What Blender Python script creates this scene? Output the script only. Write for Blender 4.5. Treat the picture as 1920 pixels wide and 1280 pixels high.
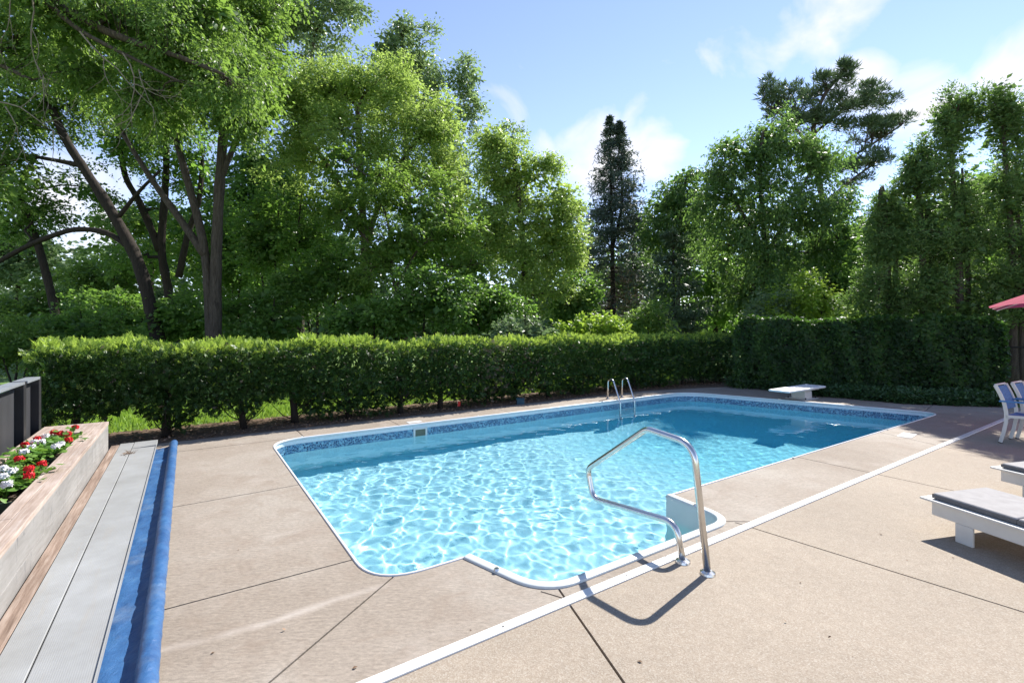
import bpy, bmesh, math, random
import numpy as np
from mathutils import Vector, Matrix
from mathutils.geometry import delaunay_2d_cdt

for o in list(bpy.data.objects):
    bpy.data.objects.remove(o, do_unlink=True)
sc = bpy.context.scene
COL = sc.collection
RAD = math.radians
random.seed(7)
rng = np.random.default_rng(11)

# ------------------------------------------------------------------ camera
EYE, FPX, CXP, HZ = 1.7, 903.0, 960.0, 613.0        # eye height, focal length in photo pixels, horizon row
cam = bpy.data.cameras.new('camera')
cam_o = bpy.data.objects.new('camera', cam)
COL.objects.link(cam_o)
cam.sensor_width = 36.0
cam.lens = FPX / 1920 * 36
cam.shift_y = -(640 - HZ) / 1920
cam.clip_start = 0.05
cam.clip_end = 3000
cam_o.location = (0, 0, EYE)
cam_o.rotation_euler = (RAD(90), 0, 0)
sc.camera = cam_o

# ------------------------------------------------------------------ sky, sun, exposure
SUN_AZ, SUN_EL = 38.5, 44.5                          # degrees right of +Y, above the horizon
world = bpy.data.worlds.new('World')
sc.world = world
world.use_nodes = True
wn, wl = world.node_tree.nodes, world.node_tree.links
wn.clear()
w_out = wn.new('ShaderNodeOutputWorld')
w_bg = wn.new('ShaderNodeBackground')
w_bg.inputs['Strength'].default_value = 0.15
sky = wn.new('ShaderNodeTexSky')
sky.sky_type = 'NISHITA'
sky.sun_disc = False
sky.sun_elevation = RAD(SUN_EL)
sky.sun_rotation = RAD(SUN_AZ)
sky.air_density = 0.75
sky.dust_density = 0.0
sky.ozone_density = 2.6
# clouds: soft white patches, noise on the direction of view
w_tc = wn.new('ShaderNodeTexCoord')
w_sep = wn.new('ShaderNodeSeparateXYZ')
wl.new(w_tc.outputs['Generated'], w_sep.inputs[0])
def wmath(op, a, b=None, clamp=False):
    n = wn.new('ShaderNodeMath'); n.operation = op; n.use_clamp = clamp
    for i, s in enumerate((a, b)):
        if s is None: continue
        if hasattr(s, 'is_linked'): wl.new(s, n.inputs[i])
        else: n.inputs[i].default_value = s
    return n.outputs[0]
# broad banks of cloud, given by the direction in which they lie
w_bank = None
for (px, py, rad, amt) in ((1385, 100, 4.5, 0.19), (1450, 60, 4.5, 0.17), (1520, 25, 5.0, 0.15), (1600, 0, 4.5, 0.13), (1110, 285, 6.5, 0.26), (1215, 265, 5.5, 0.26), (1030, 310, 4.5, 0.2), (1620, 165, 4.0, 0.24), (1720, 185, 4.5, 0.22),
                           (1925, 110, 4.5, 0.22), (160, 400, 7.0, 0.22), (-500, 200, 9.0, 0.24), (2700, 150, 9.0, 0.24), (-1900, 300, 10.0, 0.22)):
    v = Vector(((px - 960.0) / 903.0, 1.0, -(py - 613.0) / 903.0)).normalized()
    d = wn.new('ShaderNodeVectorMath'); d.operation = 'DOT_PRODUCT'; d.inputs[1].default_value = v
    wl.new(w_tc.outputs['Generated'], d.inputs[0])
    mr = wn.new('ShaderNodeMapRange'); mr.interpolation_type = 'SMOOTHSTEP'
    mr.inputs['From Min'].default_value = math.cos(RAD(rad)); mr.inputs['From Max'].default_value = 1.0
    mr.inputs['To Max'].default_value = amt
    wl.new(d.outputs['Value'], mr.inputs[0])
    w_bank = mr.outputs[0] if w_bank is None else wmath('MAXIMUM', w_bank, mr.outputs[0])
w_n2 = wn.new('ShaderNodeTexNoise'); w_n2.inputs['Scale'].default_value = 7.0
w_n2.inputs['Detail'].default_value = 8; w_n2.inputs['Roughness'].default_value = 0.55; w_n2.inputs['Distortion'].default_value = 0.4
wl.new(w_tc.outputs['Generated'], w_n2.inputs['Vector'])
w_sum = wmath('ADD', wmath('MULTIPLY', w_n2.outputs['Fac'], 0.75), w_bank)
w_ramp = wn.new('ShaderNodeValToRGB')
w_ramp.color_ramp.elements[0].position = 0.47; w_ramp.color_ramp.elements[0].color = (0, 0, 0, 1)
w_ramp.color_ramp.elements[1].position = 0.68; w_ramp.color_ramp.elements[1].color = (0.95, 0.95, 0.95, 1)
wl.new(w_sum, w_ramp.inputs[0])
w_mix = wn.new('ShaderNodeMixRGB')
w_mix.inputs['Color2'].default_value = (4.0, 3.9, 3.95, 1)
wl.new(w_ramp.outputs[0], w_mix.inputs['Fac'])
w_tint = wn.new('ShaderNodeMixRGB'); w_tint.blend_type = 'MULTIPLY'; w_tint.inputs['Fac'].default_value = 1.0
w_tint.inputs['Color2'].default_value = (1.24, 1.03, 0.97, 1)
wl.new(sky.outputs[0], w_tint.inputs['Color1'])
wl.new(w_tint.outputs[0], w_mix.inputs['Color1'])
wl.new(w_mix.outputs[0], w_bg.inputs['Color'])
wl.new(w_bg.outputs[0], w_out.inputs['Surface'])

sun = bpy.data.lights.new('sun', 'SUN')
sun.energy = 5.0
sun.angle = RAD(0.53)
sun.color = (1.0, 0.955, 0.89)
sun.cycles.is_caustics_light = True
sun_o = bpy.data.objects.new('sun', sun)
COL.objects.link(sun_o)
S_DIR = Vector((math.sin(RAD(SUN_AZ)) * math.cos(RAD(SUN_EL)), math.cos(RAD(SUN_AZ)) * math.cos(RAD(SUN_EL)), math.sin(RAD(SUN_EL))))
sun_o.rotation_euler = S_DIR.to_track_quat('Z', 'Y').to_euler()
sun_o.location = (10, 10, 30)

sc.view_settings.view_transform = 'Standard'
sc.view_settings.look = 'None'
sc.view_settings.exposure = 0.95
sc.view_settings.gamma = 1.0
sc.view_settings.use_curve_mapping = False
sc.render.engine = 'CYCLES'
sc.cycles.use_denoising = True
sc.cycles.max_bounces = 8
sc.cycles.diffuse_bounces = 5
sc.cycles.glossy_bounces = 3
sc.cycles.transmission_bounces = 6
sc.cycles.transparent_max_bounces = 8
sc.cycles.sample_clamp_indirect = 6
sc.cycles.blur_glossy = 0.3

# ------------------------------------------------------------------ coordinates
TH = RAD(34.0)
CU, SU = math.cos(TH), math.sin(TH)
def P(u, v, z=0.0):                                  # pool-aligned plan coordinates -> world
    return Vector((CU * u - SU * v, SU * u + CU * v, z))
def G(px, py, z=0.0):                                # a point of the photo that lies at height z
    d = FPX * (EYE - z) / (py - HZ)
    return Vector(((px - CXP) / FPX * d, d, z))
def at(px, py, d):                                   # a point of the photo at distance d
    return Vector(((px - CXP) / FPX * d, d, EYE - (py - HZ) / FPX * d))

# ------------------------------------------------------------------ materials
MATS = {}
def new_mat(name):
    m = bpy.data.materials.new(name); m.use_nodes = True
    nt = m.node_tree; nt.nodes.clear()
    out = nt.nodes.new('ShaderNodeOutputMaterial')
    MATS[name] = m
    return m, nt, out
class NT:
    def __init__(s, nt): s.nt = nt
    def n(s, typ, **kw):
        nd = s.nt.nodes.new('ShaderNode' + typ)
        for k, v in kw.items():
            if k in nd.inputs.keys(): s.set(nd.inputs[k], v)
            else: setattr(nd, k, v)
        return nd
    def set(s, sock, v):
        if hasattr(v, 'is_linked'): s.nt.links.new(v, sock)
        else:
            if sock.type == 'RGBA' and len(v) == 3: v = (*v, 1)
            sock.default_value = v
    def pos(s): return s.n('NewGeometry').outputs['Position']
    def scale(s, vec, sx, sy, sz, rot=0.0):
        m = s.n('Mapping'); s.nt.links.new(vec, m.inputs[0])
        m.inputs['Scale'].default_value = (sx, sy, sz); m.inputs['Rotation'].default_value = (0, 0, rot)
        return m.outputs[0]
    def noise(s, vec, scale, detail=4, rough=0.55, dist=0.0):
        n = s.n('TexNoise'); s.nt.links.new(vec, n.inputs['Vector'])
        n.inputs['Scale'].default_value = scale; n.inputs['Detail'].default_value = detail
        n.inputs['Roughness'].default_value = rough; n.inputs['Distortion'].default_value = dist
        return n.outputs['Fac']
    def ramp(s, fac, stops, interp='LINEAR'):
        r = s.n('ValToRGB'); cr = r.color_ramp; cr.interpolation = interp
        while len(cr.elements) < len(stops): cr.elements.new(0.5)
        for e, (p, c) in zip(cr.elements, stops):
            e.position = p; e.color = (*c, 1) if hasattr(c, '__len__') else (c, c, c, 1)
        s.nt.links.new(fac, r.inputs[0]); return r.outputs[0]
    def mix(s, fac, a, b, mode='MIX'):
        m = s.n('MixRGB', blend_type=mode)
        s.set(m.inputs[0], fac); s.set(m.inputs[1], a); s.set(m.inputs[2], b); return m.outputs[0]
    def math(s, op, a, b=0.0):
        m = s.n('Math', operation=op); s.set(m.inputs[0], a); s.set(m.inputs[1], b); return m.outputs[0]
    def bump(s, h, strength, dist=0.01, normal=None):
        b = s.n('Bump'); s.set(b.inputs['Strength'], strength); b.inputs['Distance'].default_value = dist
        s.nt.links.new(h, b.inputs['Height'])
        if normal: s.nt.links.new(normal, b.inputs['Normal'])
        return b.outputs[0]
    def pbsdf(s, out, col, rough=0.6, metal=0.0, spec=0.4, normal=None):
        p = s.n('BsdfPrincipled'); s.set(p.inputs['Base Color'], col); s.set(p.inputs['Roughness'], rough)
        p.inputs['Metallic'].default_value = metal; p.inputs['Specular IOR Level'].default_value = spec
        if normal: s.nt.links.new(normal, p.inputs['Normal'])
        if out: s.nt.links.new(p.outputs[0], out.inputs['Surface'])
        return p
def simple(name, col, rough=0.5, metal=0.0, spec=0.4, var=0.12, scale=6.0, bump=0.0, bscale=60.0, stretch=(1, 1, 1)):
    m, nt, out = new_mat(name); t = NT(nt)
    v = t.scale(t.pos(), *stretch)
    f = t.noise(v, scale, 5)
    c = t.ramp(f, [(0.3, tuple(x * (1 - var) for x in col)), (0.7, tuple(min(1, x * (1 + var)) for x in col))])
    nrm = t.bump(t.noise(v, bscale, 3), bump, 0.005) if bump else None
    t.pbsdf(out, c, rough, metal, spec, nrm)
    return m

def concrete_mat():
    m, nt, out = new_mat('brushed_concrete'); t = NT(nt); p = t.pos()
    big = t.noise(p, 0.55, 5, 0.6)
    c = t.ramp(big, [(0.3, (0.22, 0.18, 0.14)), (0.5, (0.275, 0.233, 0.188)), (0.72, (0.33, 0.295, 0.25))])
    # broom marks run across the slabs
    st = t.noise(t.scale(p, 3.0, 20, 1, -RAD(24)), 3.0, 6, 0.75)
    c = t.mix(0.6, c, t.ramp(st, [(0.3, 0.34), (0.7, 0.64)]), 'OVERLAY')
    mot = t.noise(t.scale(p, 30, 55, 1, -RAD(24)), 1.0, 4, 0.7)
    c = t.mix(0.55, c, t.ramp(mot, [(0.3, 0.30), (0.7, 0.68)]), 'OVERLAY')
    blot = t.noise(p, 3.3, 6, 0.7, 0.8)
    c = t.mix(t.ramp(blot, [(0.50, 0.0), (0.70, 0.5)]), c, (0.21, 0.16, 0.12))
    pale = t.noise(p, 1.6, 6, 0.7, 0.6)
    c = t.mix(t.ramp(pale, [(0.55, 0.0), (0.75, 0.45)]), c, (0.40, 0.355, 0.31))
    sp = t.noise(p, 240, 2, 0.5)
    c = t.mix(0.35, c, t.ramp(sp, [(0.35, 0.3), (0.65, 0.7)]), 'OVERLAY')
    # pale mineral trail left by water running over the slabs
    q = t.scale(p, 1, 1, 1, -TH)
    sx = t.n('SeparateXYZ'); nt.links.new(q, sx.inputs[0])
    wob = t.noise(p, 0.9, 3)
    yy = t.math('ADD', sx.outputs[1], t.math('MULTIPLY', wob, 0.25))
    tr = t.math('ABSOLUTE', t.math('SUBTRACT', yy, 3.24))
    trf = t.ramp(tr, [(0.0, 0.6), (0.05, 0.0)])
    lim = t.ramp(t.math('MULTIPLY', sx.outputs[0], 0.6), [(0.0, 1.0), (1.0, 0.0)])
    trf = t.math('MULTIPLY', trf, t.math('MULTIPLY', lim, t.ramp(t.noise(p, 2.2, 3), [(0.35, 0.2), (0.6, 1.0)])))
    c = t.mix(trf, c, (0.54, 0.49, 0.44))
    h = t.math('ADD', t.math('MULTIPLY', st, 0.7), t.math('MULTIPLY', sp, 0.5))
    t.pbsdf(out, c, 0.82, 0, 0.3, t.bump(h, 0.35, 0.004))
    return m
def aggregate_mat():
    m, nt, out = new_mat('exposed_aggregate'); t = NT(nt); p = t.pos()
    vo = t.n('TexVoronoi', feature='F1'); nt.links.new(p, vo.inputs['Vector']); vo.inputs['Scale'].default_value = 170
    peb = t.n('SeparateColor'); nt.links.new(vo.outputs['Color'], peb.inputs[0])
    c = t.ramp(peb.outputs[0], [(0.0, (0.248, 0.198, 0.148)), (0.45, (0.290, 0.240, 0.183)), (0.8, (0.320, 0.271, 0.212)), (1.0, (0.362, 0.319, 0.26))])
    big = t.noise(p, 0.8, 5, 0.6)
    c = t.mix(0.4, c, t.ramp(big, [(0.3, 0.38), (0.7, 0.6)]), 'OVERLAY')
    mid = t.noise(p, 14, 4, 0.7)
    c = t.mix(0.3, c, t.ramp(mid, [(0.3, 0.38), (0.7, 0.62)]), 'OVERLAY')
    st = t.noise(p, 2.1, 5, 0.65, 0.5)
    c = t.mix(t.ramp(st, [(0.6, 0.0), (0.78, 0.22)]), c, (0.24, 0.17, 0.12))
    t.pbsdf(out, c, 0.85, 0, 0.3, t.bump(vo.outputs['Distance'], 0.22, 0.003))
    return m
def tile_mat():
    m, nt, out = new_mat('printed_tile_band'); t = NT(nt)
    uv = t.n('UVMap').outputs[0]
    vo = t.n('TexVoronoi', feature='DISTANCE_TO_EDGE'); nt.links.new(t.scale(uv, 34, 34, 1), vo.inputs['Vector']); vo.inputs['Scale'].default_value = 1.0
    vo.inputs['Randomness'].default_value = 0.75
    line = t.ramp(vo.outputs['Distance'], [(0.05, 0.85), (0.11, 0.0)])
    vc = t.n('TexVoronoi', feature='F1'); nt.links.new(t.scale(uv, 34, 34, 1), vc.inputs['Vector']); vc.inputs['Scale'].default_value = 1.0
    vc.inputs['Randomness'].default_value = 0.75
    sp = t.n('SeparateColor'); nt.links.new(vc.outputs['Color'], sp.inputs[0])
    cell = t.ramp(sp.outputs[0], [(0.0, (0.012, 0.05, 0.13)), (0.5, (0.03, 0.10, 0.22)), (0.72, (0.07, 0.2, 0.33)), (0.88, (0.2, 0.4, 0.5))], 'CONSTANT')
    c = t.mix(line, cell, (0.22, 0.40, 0.50))
    t.pbsdf(out, c, 0.3, 0, 0.4)
    return m
def liner_mat():
    m, nt, out = new_mat('pool_liner'); t = NT(nt); p = t.pos()
    f = t.noise(p, 30, 4, 0.7)
    c = t.ramp(f, [(0.35, (0.57, 0.64, 0.66)), (0.5, (0.63, 0.68, 0.70)), (0.68, (0.69, 0.73, 0.75))])
    t.pbsdf(out, c, 0.5, 0, 0.3)
    return m
def water_mat():
    m, nt, out = new_mat('pool_water'); t = NT(nt)
    g = t.n('BsdfGlass')
    g.inputs['Color'].default_value = (1, 1, 1, 1)
    g.inputs['Roughness'].default_value = 0.0
    g.inputs['IOR'].default_value = 1.333
    nt.links.new(g.outputs[0], out.inputs['Surface'])
    m, nt, out = new_mat('pool_water_depth'); t = NT(nt)      # what the water swallows: red first
    va = t.n('VolumeAbsorption')
    va.inputs['Color'].default_value = (0.0, 0.82, 0.965, 1)
    va.inputs['Density'].default_value = 0.40
    nt.links.new(va.outputs[0], out.inputs['Volume'])
    return m

concrete_mat(); aggregate_mat(); tile_mat(); liner_mat(); water_mat()
simple('deck_base', (0.10, 0.085, 0.07), 0.95, var=0.3, scale=20)
simple('white_plastic', (0.64, 0.63, 0.60), 0.4, var=0.05, scale=9)
simple('white_coping', (0.66, 0.66, 0.65), 0.35, var=0.05, scale=5)
simple('fibreglass', (0.58, 0.60, 0.57), 0.35, var=0.04, scale=4)
simple('soil', (0.13, 0.085, 0.055), 0.95, var=0.55, scale=25, bump=0.8, bscale=60)
simple('lawn_green', (0.11, 0.19, 0.035), 0.9, var=0.4, scale=6, bump=1.0, bscale=90)
simple('dark_void', (0.02, 0.02, 0.02), 0.9)

# ------------------------------------------------------------------ mesh helpers
def link_mesh(name, me, parent=None, mat=None, smooth=False):
    if mat: me.materials.append(MATS[mat] if isinstance(mat, str) else mat)
    if smooth: me.polygons.foreach_set('use_smooth', np.ones(len(me.polygons), dtype=bool))
    o = bpy.data.objects.new(name, me); COL.objects.link(o)
    if parent: o.parent = parent
    return o
def root_of(o):
    while o.parent: o = o.parent
    return o
def mesh(name, verts, faces, mat, parent=None, smooth=False, base=None):
    """verts in world space; stored relative to the thing's base"""
    org = root_of(parent).location if parent else Vector(base if base else (0, 0, 0))
    vs = [(v[0] - org[0], v[1] - org[1], v[2] - org[2]) for v in verts]
    me = bpy.data.meshes.new(name); me.from_pydata(vs, [], faces); me.update()
    o = link_mesh(name, me, parent, mat, smooth)
    if not parent: o.location = org
    return o
def tag(o, label=None, cat=None, group=None, kind=None):
    if label: o['label'] = label
    if cat: o['category'] = cat
    if group: o['group'] = group
    if kind: o['kind'] = kind
    return o
def thing(name, loc, label=None, cat=None, group=None, kind=None):
    o = bpy.data.objects.new(name, None); COL.objects.link(o); o.location = loc; o.empty_display_size = 0.2
    return tag(o, label, cat, group, kind)
class MB:
    """collects shapes in world space"""
    def __init__(s): s.v, s.f = [], []
    def add(s, vs, fs):
        k = len(s.v); s.v += [tuple(x) for x in vs]; s.f += [tuple(i + k for i in f) for f in fs]; return s
    def hexa(s, lo, hi):                              # lo, hi: 4 points each, same winding (counter-clockwise from above)
        return s.add(list(lo) + list(hi), [(3, 2, 1, 0), (4, 5, 6, 7), (0, 1, 5, 4), (1, 2, 6, 5), (2, 3, 7, 6), (3, 0, 4, 7)])
    def boxuv(s, u0, u1, v0, v1, z0, z1):
        q = [(u0, v0), (u1, v0), (u1, v1), (u0, v1)]
        return s.hexa([P(a, b, z0) for a, b in q], [P(a, b, z1) for a, b in q])
    def box(s, c, ax, ay, hx, hy, z0, z1):            # centre xy, axes in plan, half sizes
        c = Vector((c[0], c[1], 0)); ax = Vector((ax[0], ax[1], 0)); ay = Vector((ay[0], ay[1], 0))
        q = [c - ax * hx - ay * hy, c + ax * hx - ay * hy, c + ax * hx + ay * hy, c - ax * hx + ay * hy]
        return s.hexa([Vector((p.x, p.y, z0)) for p in q], [Vector((p.x, p.y, z1)) for p in q])
    def tube(s, pts, rad, n=8, cap=True):
        pts = [Vector(p) for p in pts]; k = len(pts)
        rads = rad if hasattr(rad, '__len__') else [rad] * k
        vs, fs = [], []
        prev = None
        for i, p in enumerate(pts):
            d = (pts[min(i + 1, k - 1)] - pts[max(i - 1, 0)])
            d = d.normalized() if d.length > 1e-9 else Vector((0, 0, 1))
            if prev is None:
                a = d.orthogonal().normalized()
            else:
                a = (prev - d * prev.dot(d))
                a = a.normalized() if a.length > 1e-6 else d.orthogonal().normalized()
            prev = a; b = d.cross(a)
            for j in range(n):
                t = 2 * math.pi * j / n
                vs.append(p + (a * math.cos(t) + b * math.sin(t)) * rads[i])
        for i in range(k - 1):
            for j in range(n):
                j2 = (j + 1) % n
                fs.append((i * n + j, i * n + j2, (i + 1) * n + j2, (i + 1) * n + j))
        if cap:
            fs.append(tuple(range(n - 1, -1, -1))); fs.append(tuple((k - 1) * n + j for j in range(n)))
        return s.add(vs, fs)
    def build(s, name, mat, parent=None, smooth=False, bevel=0.0, base=None, seg=2):
        o = mesh(name, s.v, s.f, mat, parent, smooth, base)
        if bevel:
            b = o.modifiers.new('bevel', 'BEVEL'); b.width = bevel; b.segments = seg; b.limit_method = 'ANGLE'
            b.harden_normals = False
        return o
def smooth_path(pts, r, n=6):
    """round the corners of a 3-D polyline; r: one radius or one per inner point"""
    pts = [Vector(p) for p in pts]; out = [pts[0]]
    for i in range(1, len(pts) - 1):
        a, b, c = pts[i - 1], pts[i], pts[i + 1]
        d1, d2 = (a - b), (c - b)
        rr = r[i - 1] if hasattr(r, '__len__') else r
        ang = d1.angle(d2); tl = min(rr / math.tan(ang / 2), d1.length * 0.49, d2.length * 0.49)
        p1, p2 = b + d1.normalized() * tl, b + d2.normalized() * tl
        for k in range(n + 1):
            t = k / n; out.append(p1 * (1 - t) ** 2 + b * 2 * t * (1 - t) + p2 * t * t)
    out.append(pts[-1]); return out
def resample(pts, step):
    out = [pts[0]]
    for a, b in zip(pts[:-1], pts[1:]):
        d = (b - a); n = max(1, int(math.ceil(d.length / step)))
        for k in range(1, n + 1): out.append(a + d * k / n)
    return out
def offset_path(pts, w):                              # open 2-D polyline (u, v), offset to its right side by w
    out = []; n = len(pts)
    for i in range(n):
        a, b = pts[max(i - 1, 0)], pts[min(i + 1, n - 1)]
        d = (b - a); d = Vector((d.x, d.y)).normalized()
        out.append(Vector((pts[i].x + d.y * w, pts[i].y - d.x * w)))
    return out
def inside(poly, x, y):
    c = False; j = len(poly) - 1
    for i in range(len(poly)):
        xi, yi = poly[i][0], poly[i][1]; xj, yj = poly[j][0], poly[j][1]
        if (yi > y) != (yj > y) and x < (xj - xi) * (y - yi) / (yj - yi) + xi: c = not c
        j = i
    return c

# ================================================================== POOL outline (plan coordinates u, v)
def V2(a, b): return Vector((a, b))
C_B, C_C, C_E, C_A = V2(1.02, 3.15), V2(12.34, 3.15), V2(10.84, 7.93), V2(1.02, 7.95)
STEP_R, STEP_L = V2(4.0, 3.15), V2(1.75, 3.15)
def round2(pts, rads, n=10): return [Vector((p.x, p.y)) for p in smooth_path([Vector((q.x, q.y, 0)) for q in pts], rads, n)]
main_path = round2([STEP_R, C_C, C_E, C_A, C_B, STEP_L], [0.30, 0.9, 0.5, 0.55])
step_path = round2([STEP_L, V2(1.93, 2.47), V2(3.93, 2.47), STEP_R], [0.30, 0.22])
main_path = resample(main_path, 0.25)
COPE, RIM = 0.017, 0.072
main_out, step_out = offset_path(main_path, COPE), offset_path(step_path, RIM)
step_out[0] = V2(1.70, 3.112); step_out[-1] = V2(4.06, 3.112)
hole = main_out + step_out[1:-1]
opening = main_path + step_path[1:-1]
WATER_Z = -0.215

# ================================================================== SETTING: lawn, soil, deck
soil_v = 8.72
edge_pts = [P(-2.6, soil_v), P(10.0, soil_v - 0.04)] + [G(*q) for q in ((1377, 724), (1420, 728), (1500, 739), (1600, 747), (1700, 756), (1800, 760), (1870, 762), (1960, 766))]
edge_pts += [Vector((14.5, 9.6, 0)), Vector((17, 8.5, 0)), Vector((17, -5, 0)), Vector((-5.5, -5, 0)), P(-2.6, 1.0)]
deck_outline = [(p.x, p.y) for p in edge_pts]
# deck joints: plan points on the ground
def ruv(p): return (CU * p.x + SU * p.y, -SU * p.x + CU * p.y)
def ext(p, q, k): return q if k == 1 else p + (q - p) * k
segs = [(P(-3.5, ruv(G(312, 1140))[1]), G(705, 1037), 0.013), (P(-3.5, ruv(G(323, 957))[1]), G(590, 903), 0.013), (G(330, 1428), G(777, 1047), 0.013)]
for u_, sk in ((1.5, 0.0), (3.05, 0.02), (5.35, 0.0), (7.7, 0.02)):
    segs.append((P(u_, 7.97), P(u_ + sk, 8.9), 0.013))
j = G(1050, 1107); segs.append((j, ext(j, G(1172, 1282), 5), 0.015))
j = G(1385, 981); segs.append((j, ext(j, G(1920, 1147), 3), 0.015))
j = G(1470, 851); segs.append((j, ext(j, G(1786, 919), 4), 0.015))
j = G(1632, 806); segs.append((j, ext(j, G(1752, 833), 6), 0.013))
segs += [(G(1716, 785), G(1760, 750), 0.013), (P(1.90, 2.44), P(1.97, 2.30), 0.013), (P(3.93, 2.44), P(4.12, 2.30), 0.013)]
segs.append((P(-2.7, 8.0), P(1.5, 8.0), 0.015))   # long joint in line with the back of the coping
DR0, DR1 = 2.245, 2.325                               # deck drain strip
def build_deck():
    deck = thing('deck', (0, 0, 0), kind='structure')
    pts, edges = [], []
    def poly(pl, closed=True):
        k = len(pts); pts.extend(Vector((a[0], a[1])) for a in pl)
        for i in range(len(pl) - (0 if closed else 1)): edges.append((k + i, k + (i + 1) % len(pl)))
    poly(deck_outline)
    hole_w = [P(p.x, p.y) for p in hole]; hole_xy = [(p.x, p.y) for p in hole_w]
    poly(hole_xy)
    strips = []
    for a, b, w in segs:
        d = (b - a); d.z = 0; e = 0.03; d.normalize(); nrm = Vector((-d.y, d.x, 0)) * w * 0.5
        a2, b2 = a - d * e, b + d * e
        q = [a2 + nrm, a2 - nrm, b2 - nrm, b2 + nrm]; q = [(p.x, p.y) for p in q]
        strips.append(q); poly(q)
    drain = [(p.x, p.y) for p in (P(-9, DR0), P(26, DR0), P(26, DR1), P(-9, DR1))]
    poly(drain)
    vs, es, fs, ov, oe, of = delaunay_2d_cdt(pts, edges, [], 0, 1e-5)
    con = set()
    for e, o in zip(es, oe):
        if o: con.add((min(e), max(e)))
    em = {}
    for fi, f in enumerate(fs):
        for i in range(len(f)):
            a, b = f[i], f[(i + 1) % len(f)]; em.setdefault((min(a, b), max(a, b)), []).append(fi)
    keep = []
    for f in fs:
        x = sum(vs[i].x for i in f) / len(f); y = sum(vs[i].y for i in f) / len(f)
        keep.append(inside(deck_outline, x, y) and not inside(hole_xy, x, y) and not inside(drain, x, y) and not any(inside(q, x, y) for q in strips))
    seen = set(); n = 0
    for f0 in range(len(fs)):
        if f0 in seen or not keep[f0]: continue
        st, reg = [f0], []; seen.add(f0)
        while st:
            f = st.pop(); reg.append(f); F = fs[f]
            for i in range(len(F)):
                k = (min(F[i], F[(i + 1) % len(F)]), max(F[i], F[(i + 1) % len(F)]))
                if k in con: continue
                for g in em[k]:
                    if g not in seen and keep[g]: seen.add(g); st.append(g)
        ids = {}; V, F2 = [], []
        area = 0
        def vid(i):
            if i not in ids: ids[i] = len(V); V.append((vs[i].x, vs[i].y, 0.0))
            return ids[i]
        cnt = {}
        for f in reg:
            F = fs[f]
            a = (vs[F[1]] - vs[F[0]]).cross(vs[F[2]] - vs[F[0]]); area += abs(a) / 2
            F = F if a > 0 else F[::-1]
            F2.append(tuple(vid(i) for i in F))
            for i in range(3):
                cnt[(F[i], F[(i + 1) % 3])] = 1
        if area < 0.01: continue
        top = len(V); m0 = {}
        for (a, b) in list(cnt):
            if (b, a) in cnt: continue
            for q in (a, b):
                if q not in m0: m0[q] = len(V); V.append((vs[q].x, vs[q].y, -0.05))
            F2.append((ids[b], ids[a], m0[a], m0[b]))
        cu = sum(V[i][0] for i in range(top)) / top; cv = sum(V[i][1] for i in range(top)) / top
        # which side of the drain: compare the v coordinate of a face centre
        f = fs[reg[0]]; x = sum(vs[i].x for i in f) / 3; y = sum(vs[i].y for i in f) / 3
        vv = -SU * x + CU * y
        mesh('paving_slab', V, F2, 'brushed_concrete' if vv > 2.28 else 'exposed_aggregate', deck); n += 1
    # dark bed under the slabs
    V, F = [], []
    vs, es, fs, ov, oe, of = delaunay_2d_cdt([Vector(p) for p in deck_outline] + [Vector(p) for p in hole_xy],
        [(i, (i + 1) % len(deck_outline)) for i in range(len(deck_outline))] + [(len(deck_outline) + i, len(deck_outline) + (i + 1) % len(hole_xy)) for i in range(len(hole_xy))], [], 0, 1e-5)
    for f in fs:
        x = sum(vs[i].x for i in f) / 3; y = sum(vs[i].y for i in f) / 3
        if inside(deck_outline, x, y) and not inside(hole_xy, x, y): F.append(tuple(f))
    mesh('slab_bed', [(p.x, p.y, -0.018) for p in vs], F, 'deck_base', deck)
    return deck
build_deck()

def sheet_with_hole(name, outer, holes, z, mat, kind='structure', zf=None, extra=()):
    pts, edges = [], []
    for pl in [outer] + holes:
        k = len(pts); pts += [Vector((a[0], a[1])) for a in pl]
        edges += [(k + i, k + (i + 1) % len(pl)) for i in range(len(pl))]
    pts += [Vector(e) for e in extra]
    vs, es, fs, *_ = delaunay_2d_cdt(pts, edges, [], 0, 1e-5)
    F = []
    for f in fs:
        x = sum(vs[i].x for i in f) / 3; y = sum(vs[i].y for i in f) / 3
        if inside(outer, x, y) and not any(inside(h, x, y) for h in holes):
            a = (vs[f[1]] - vs[f[0]]).cross(vs[f[2]] - vs[f[0]]); F.append(tuple(f) if a > 0 else tuple(f[::-1]))
    o = mesh(name, [(p.x, p.y, zf(p.x, p.y) if zf else z) for p in vs], F, mat)
    if kind: o['kind'] = kind
    return o
sheet_with_hole('lawn', [(-400, -60), (400, -60), (400, 900), (-400, 900)], [deck_outline], -0.03, 'lawn_green')

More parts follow.
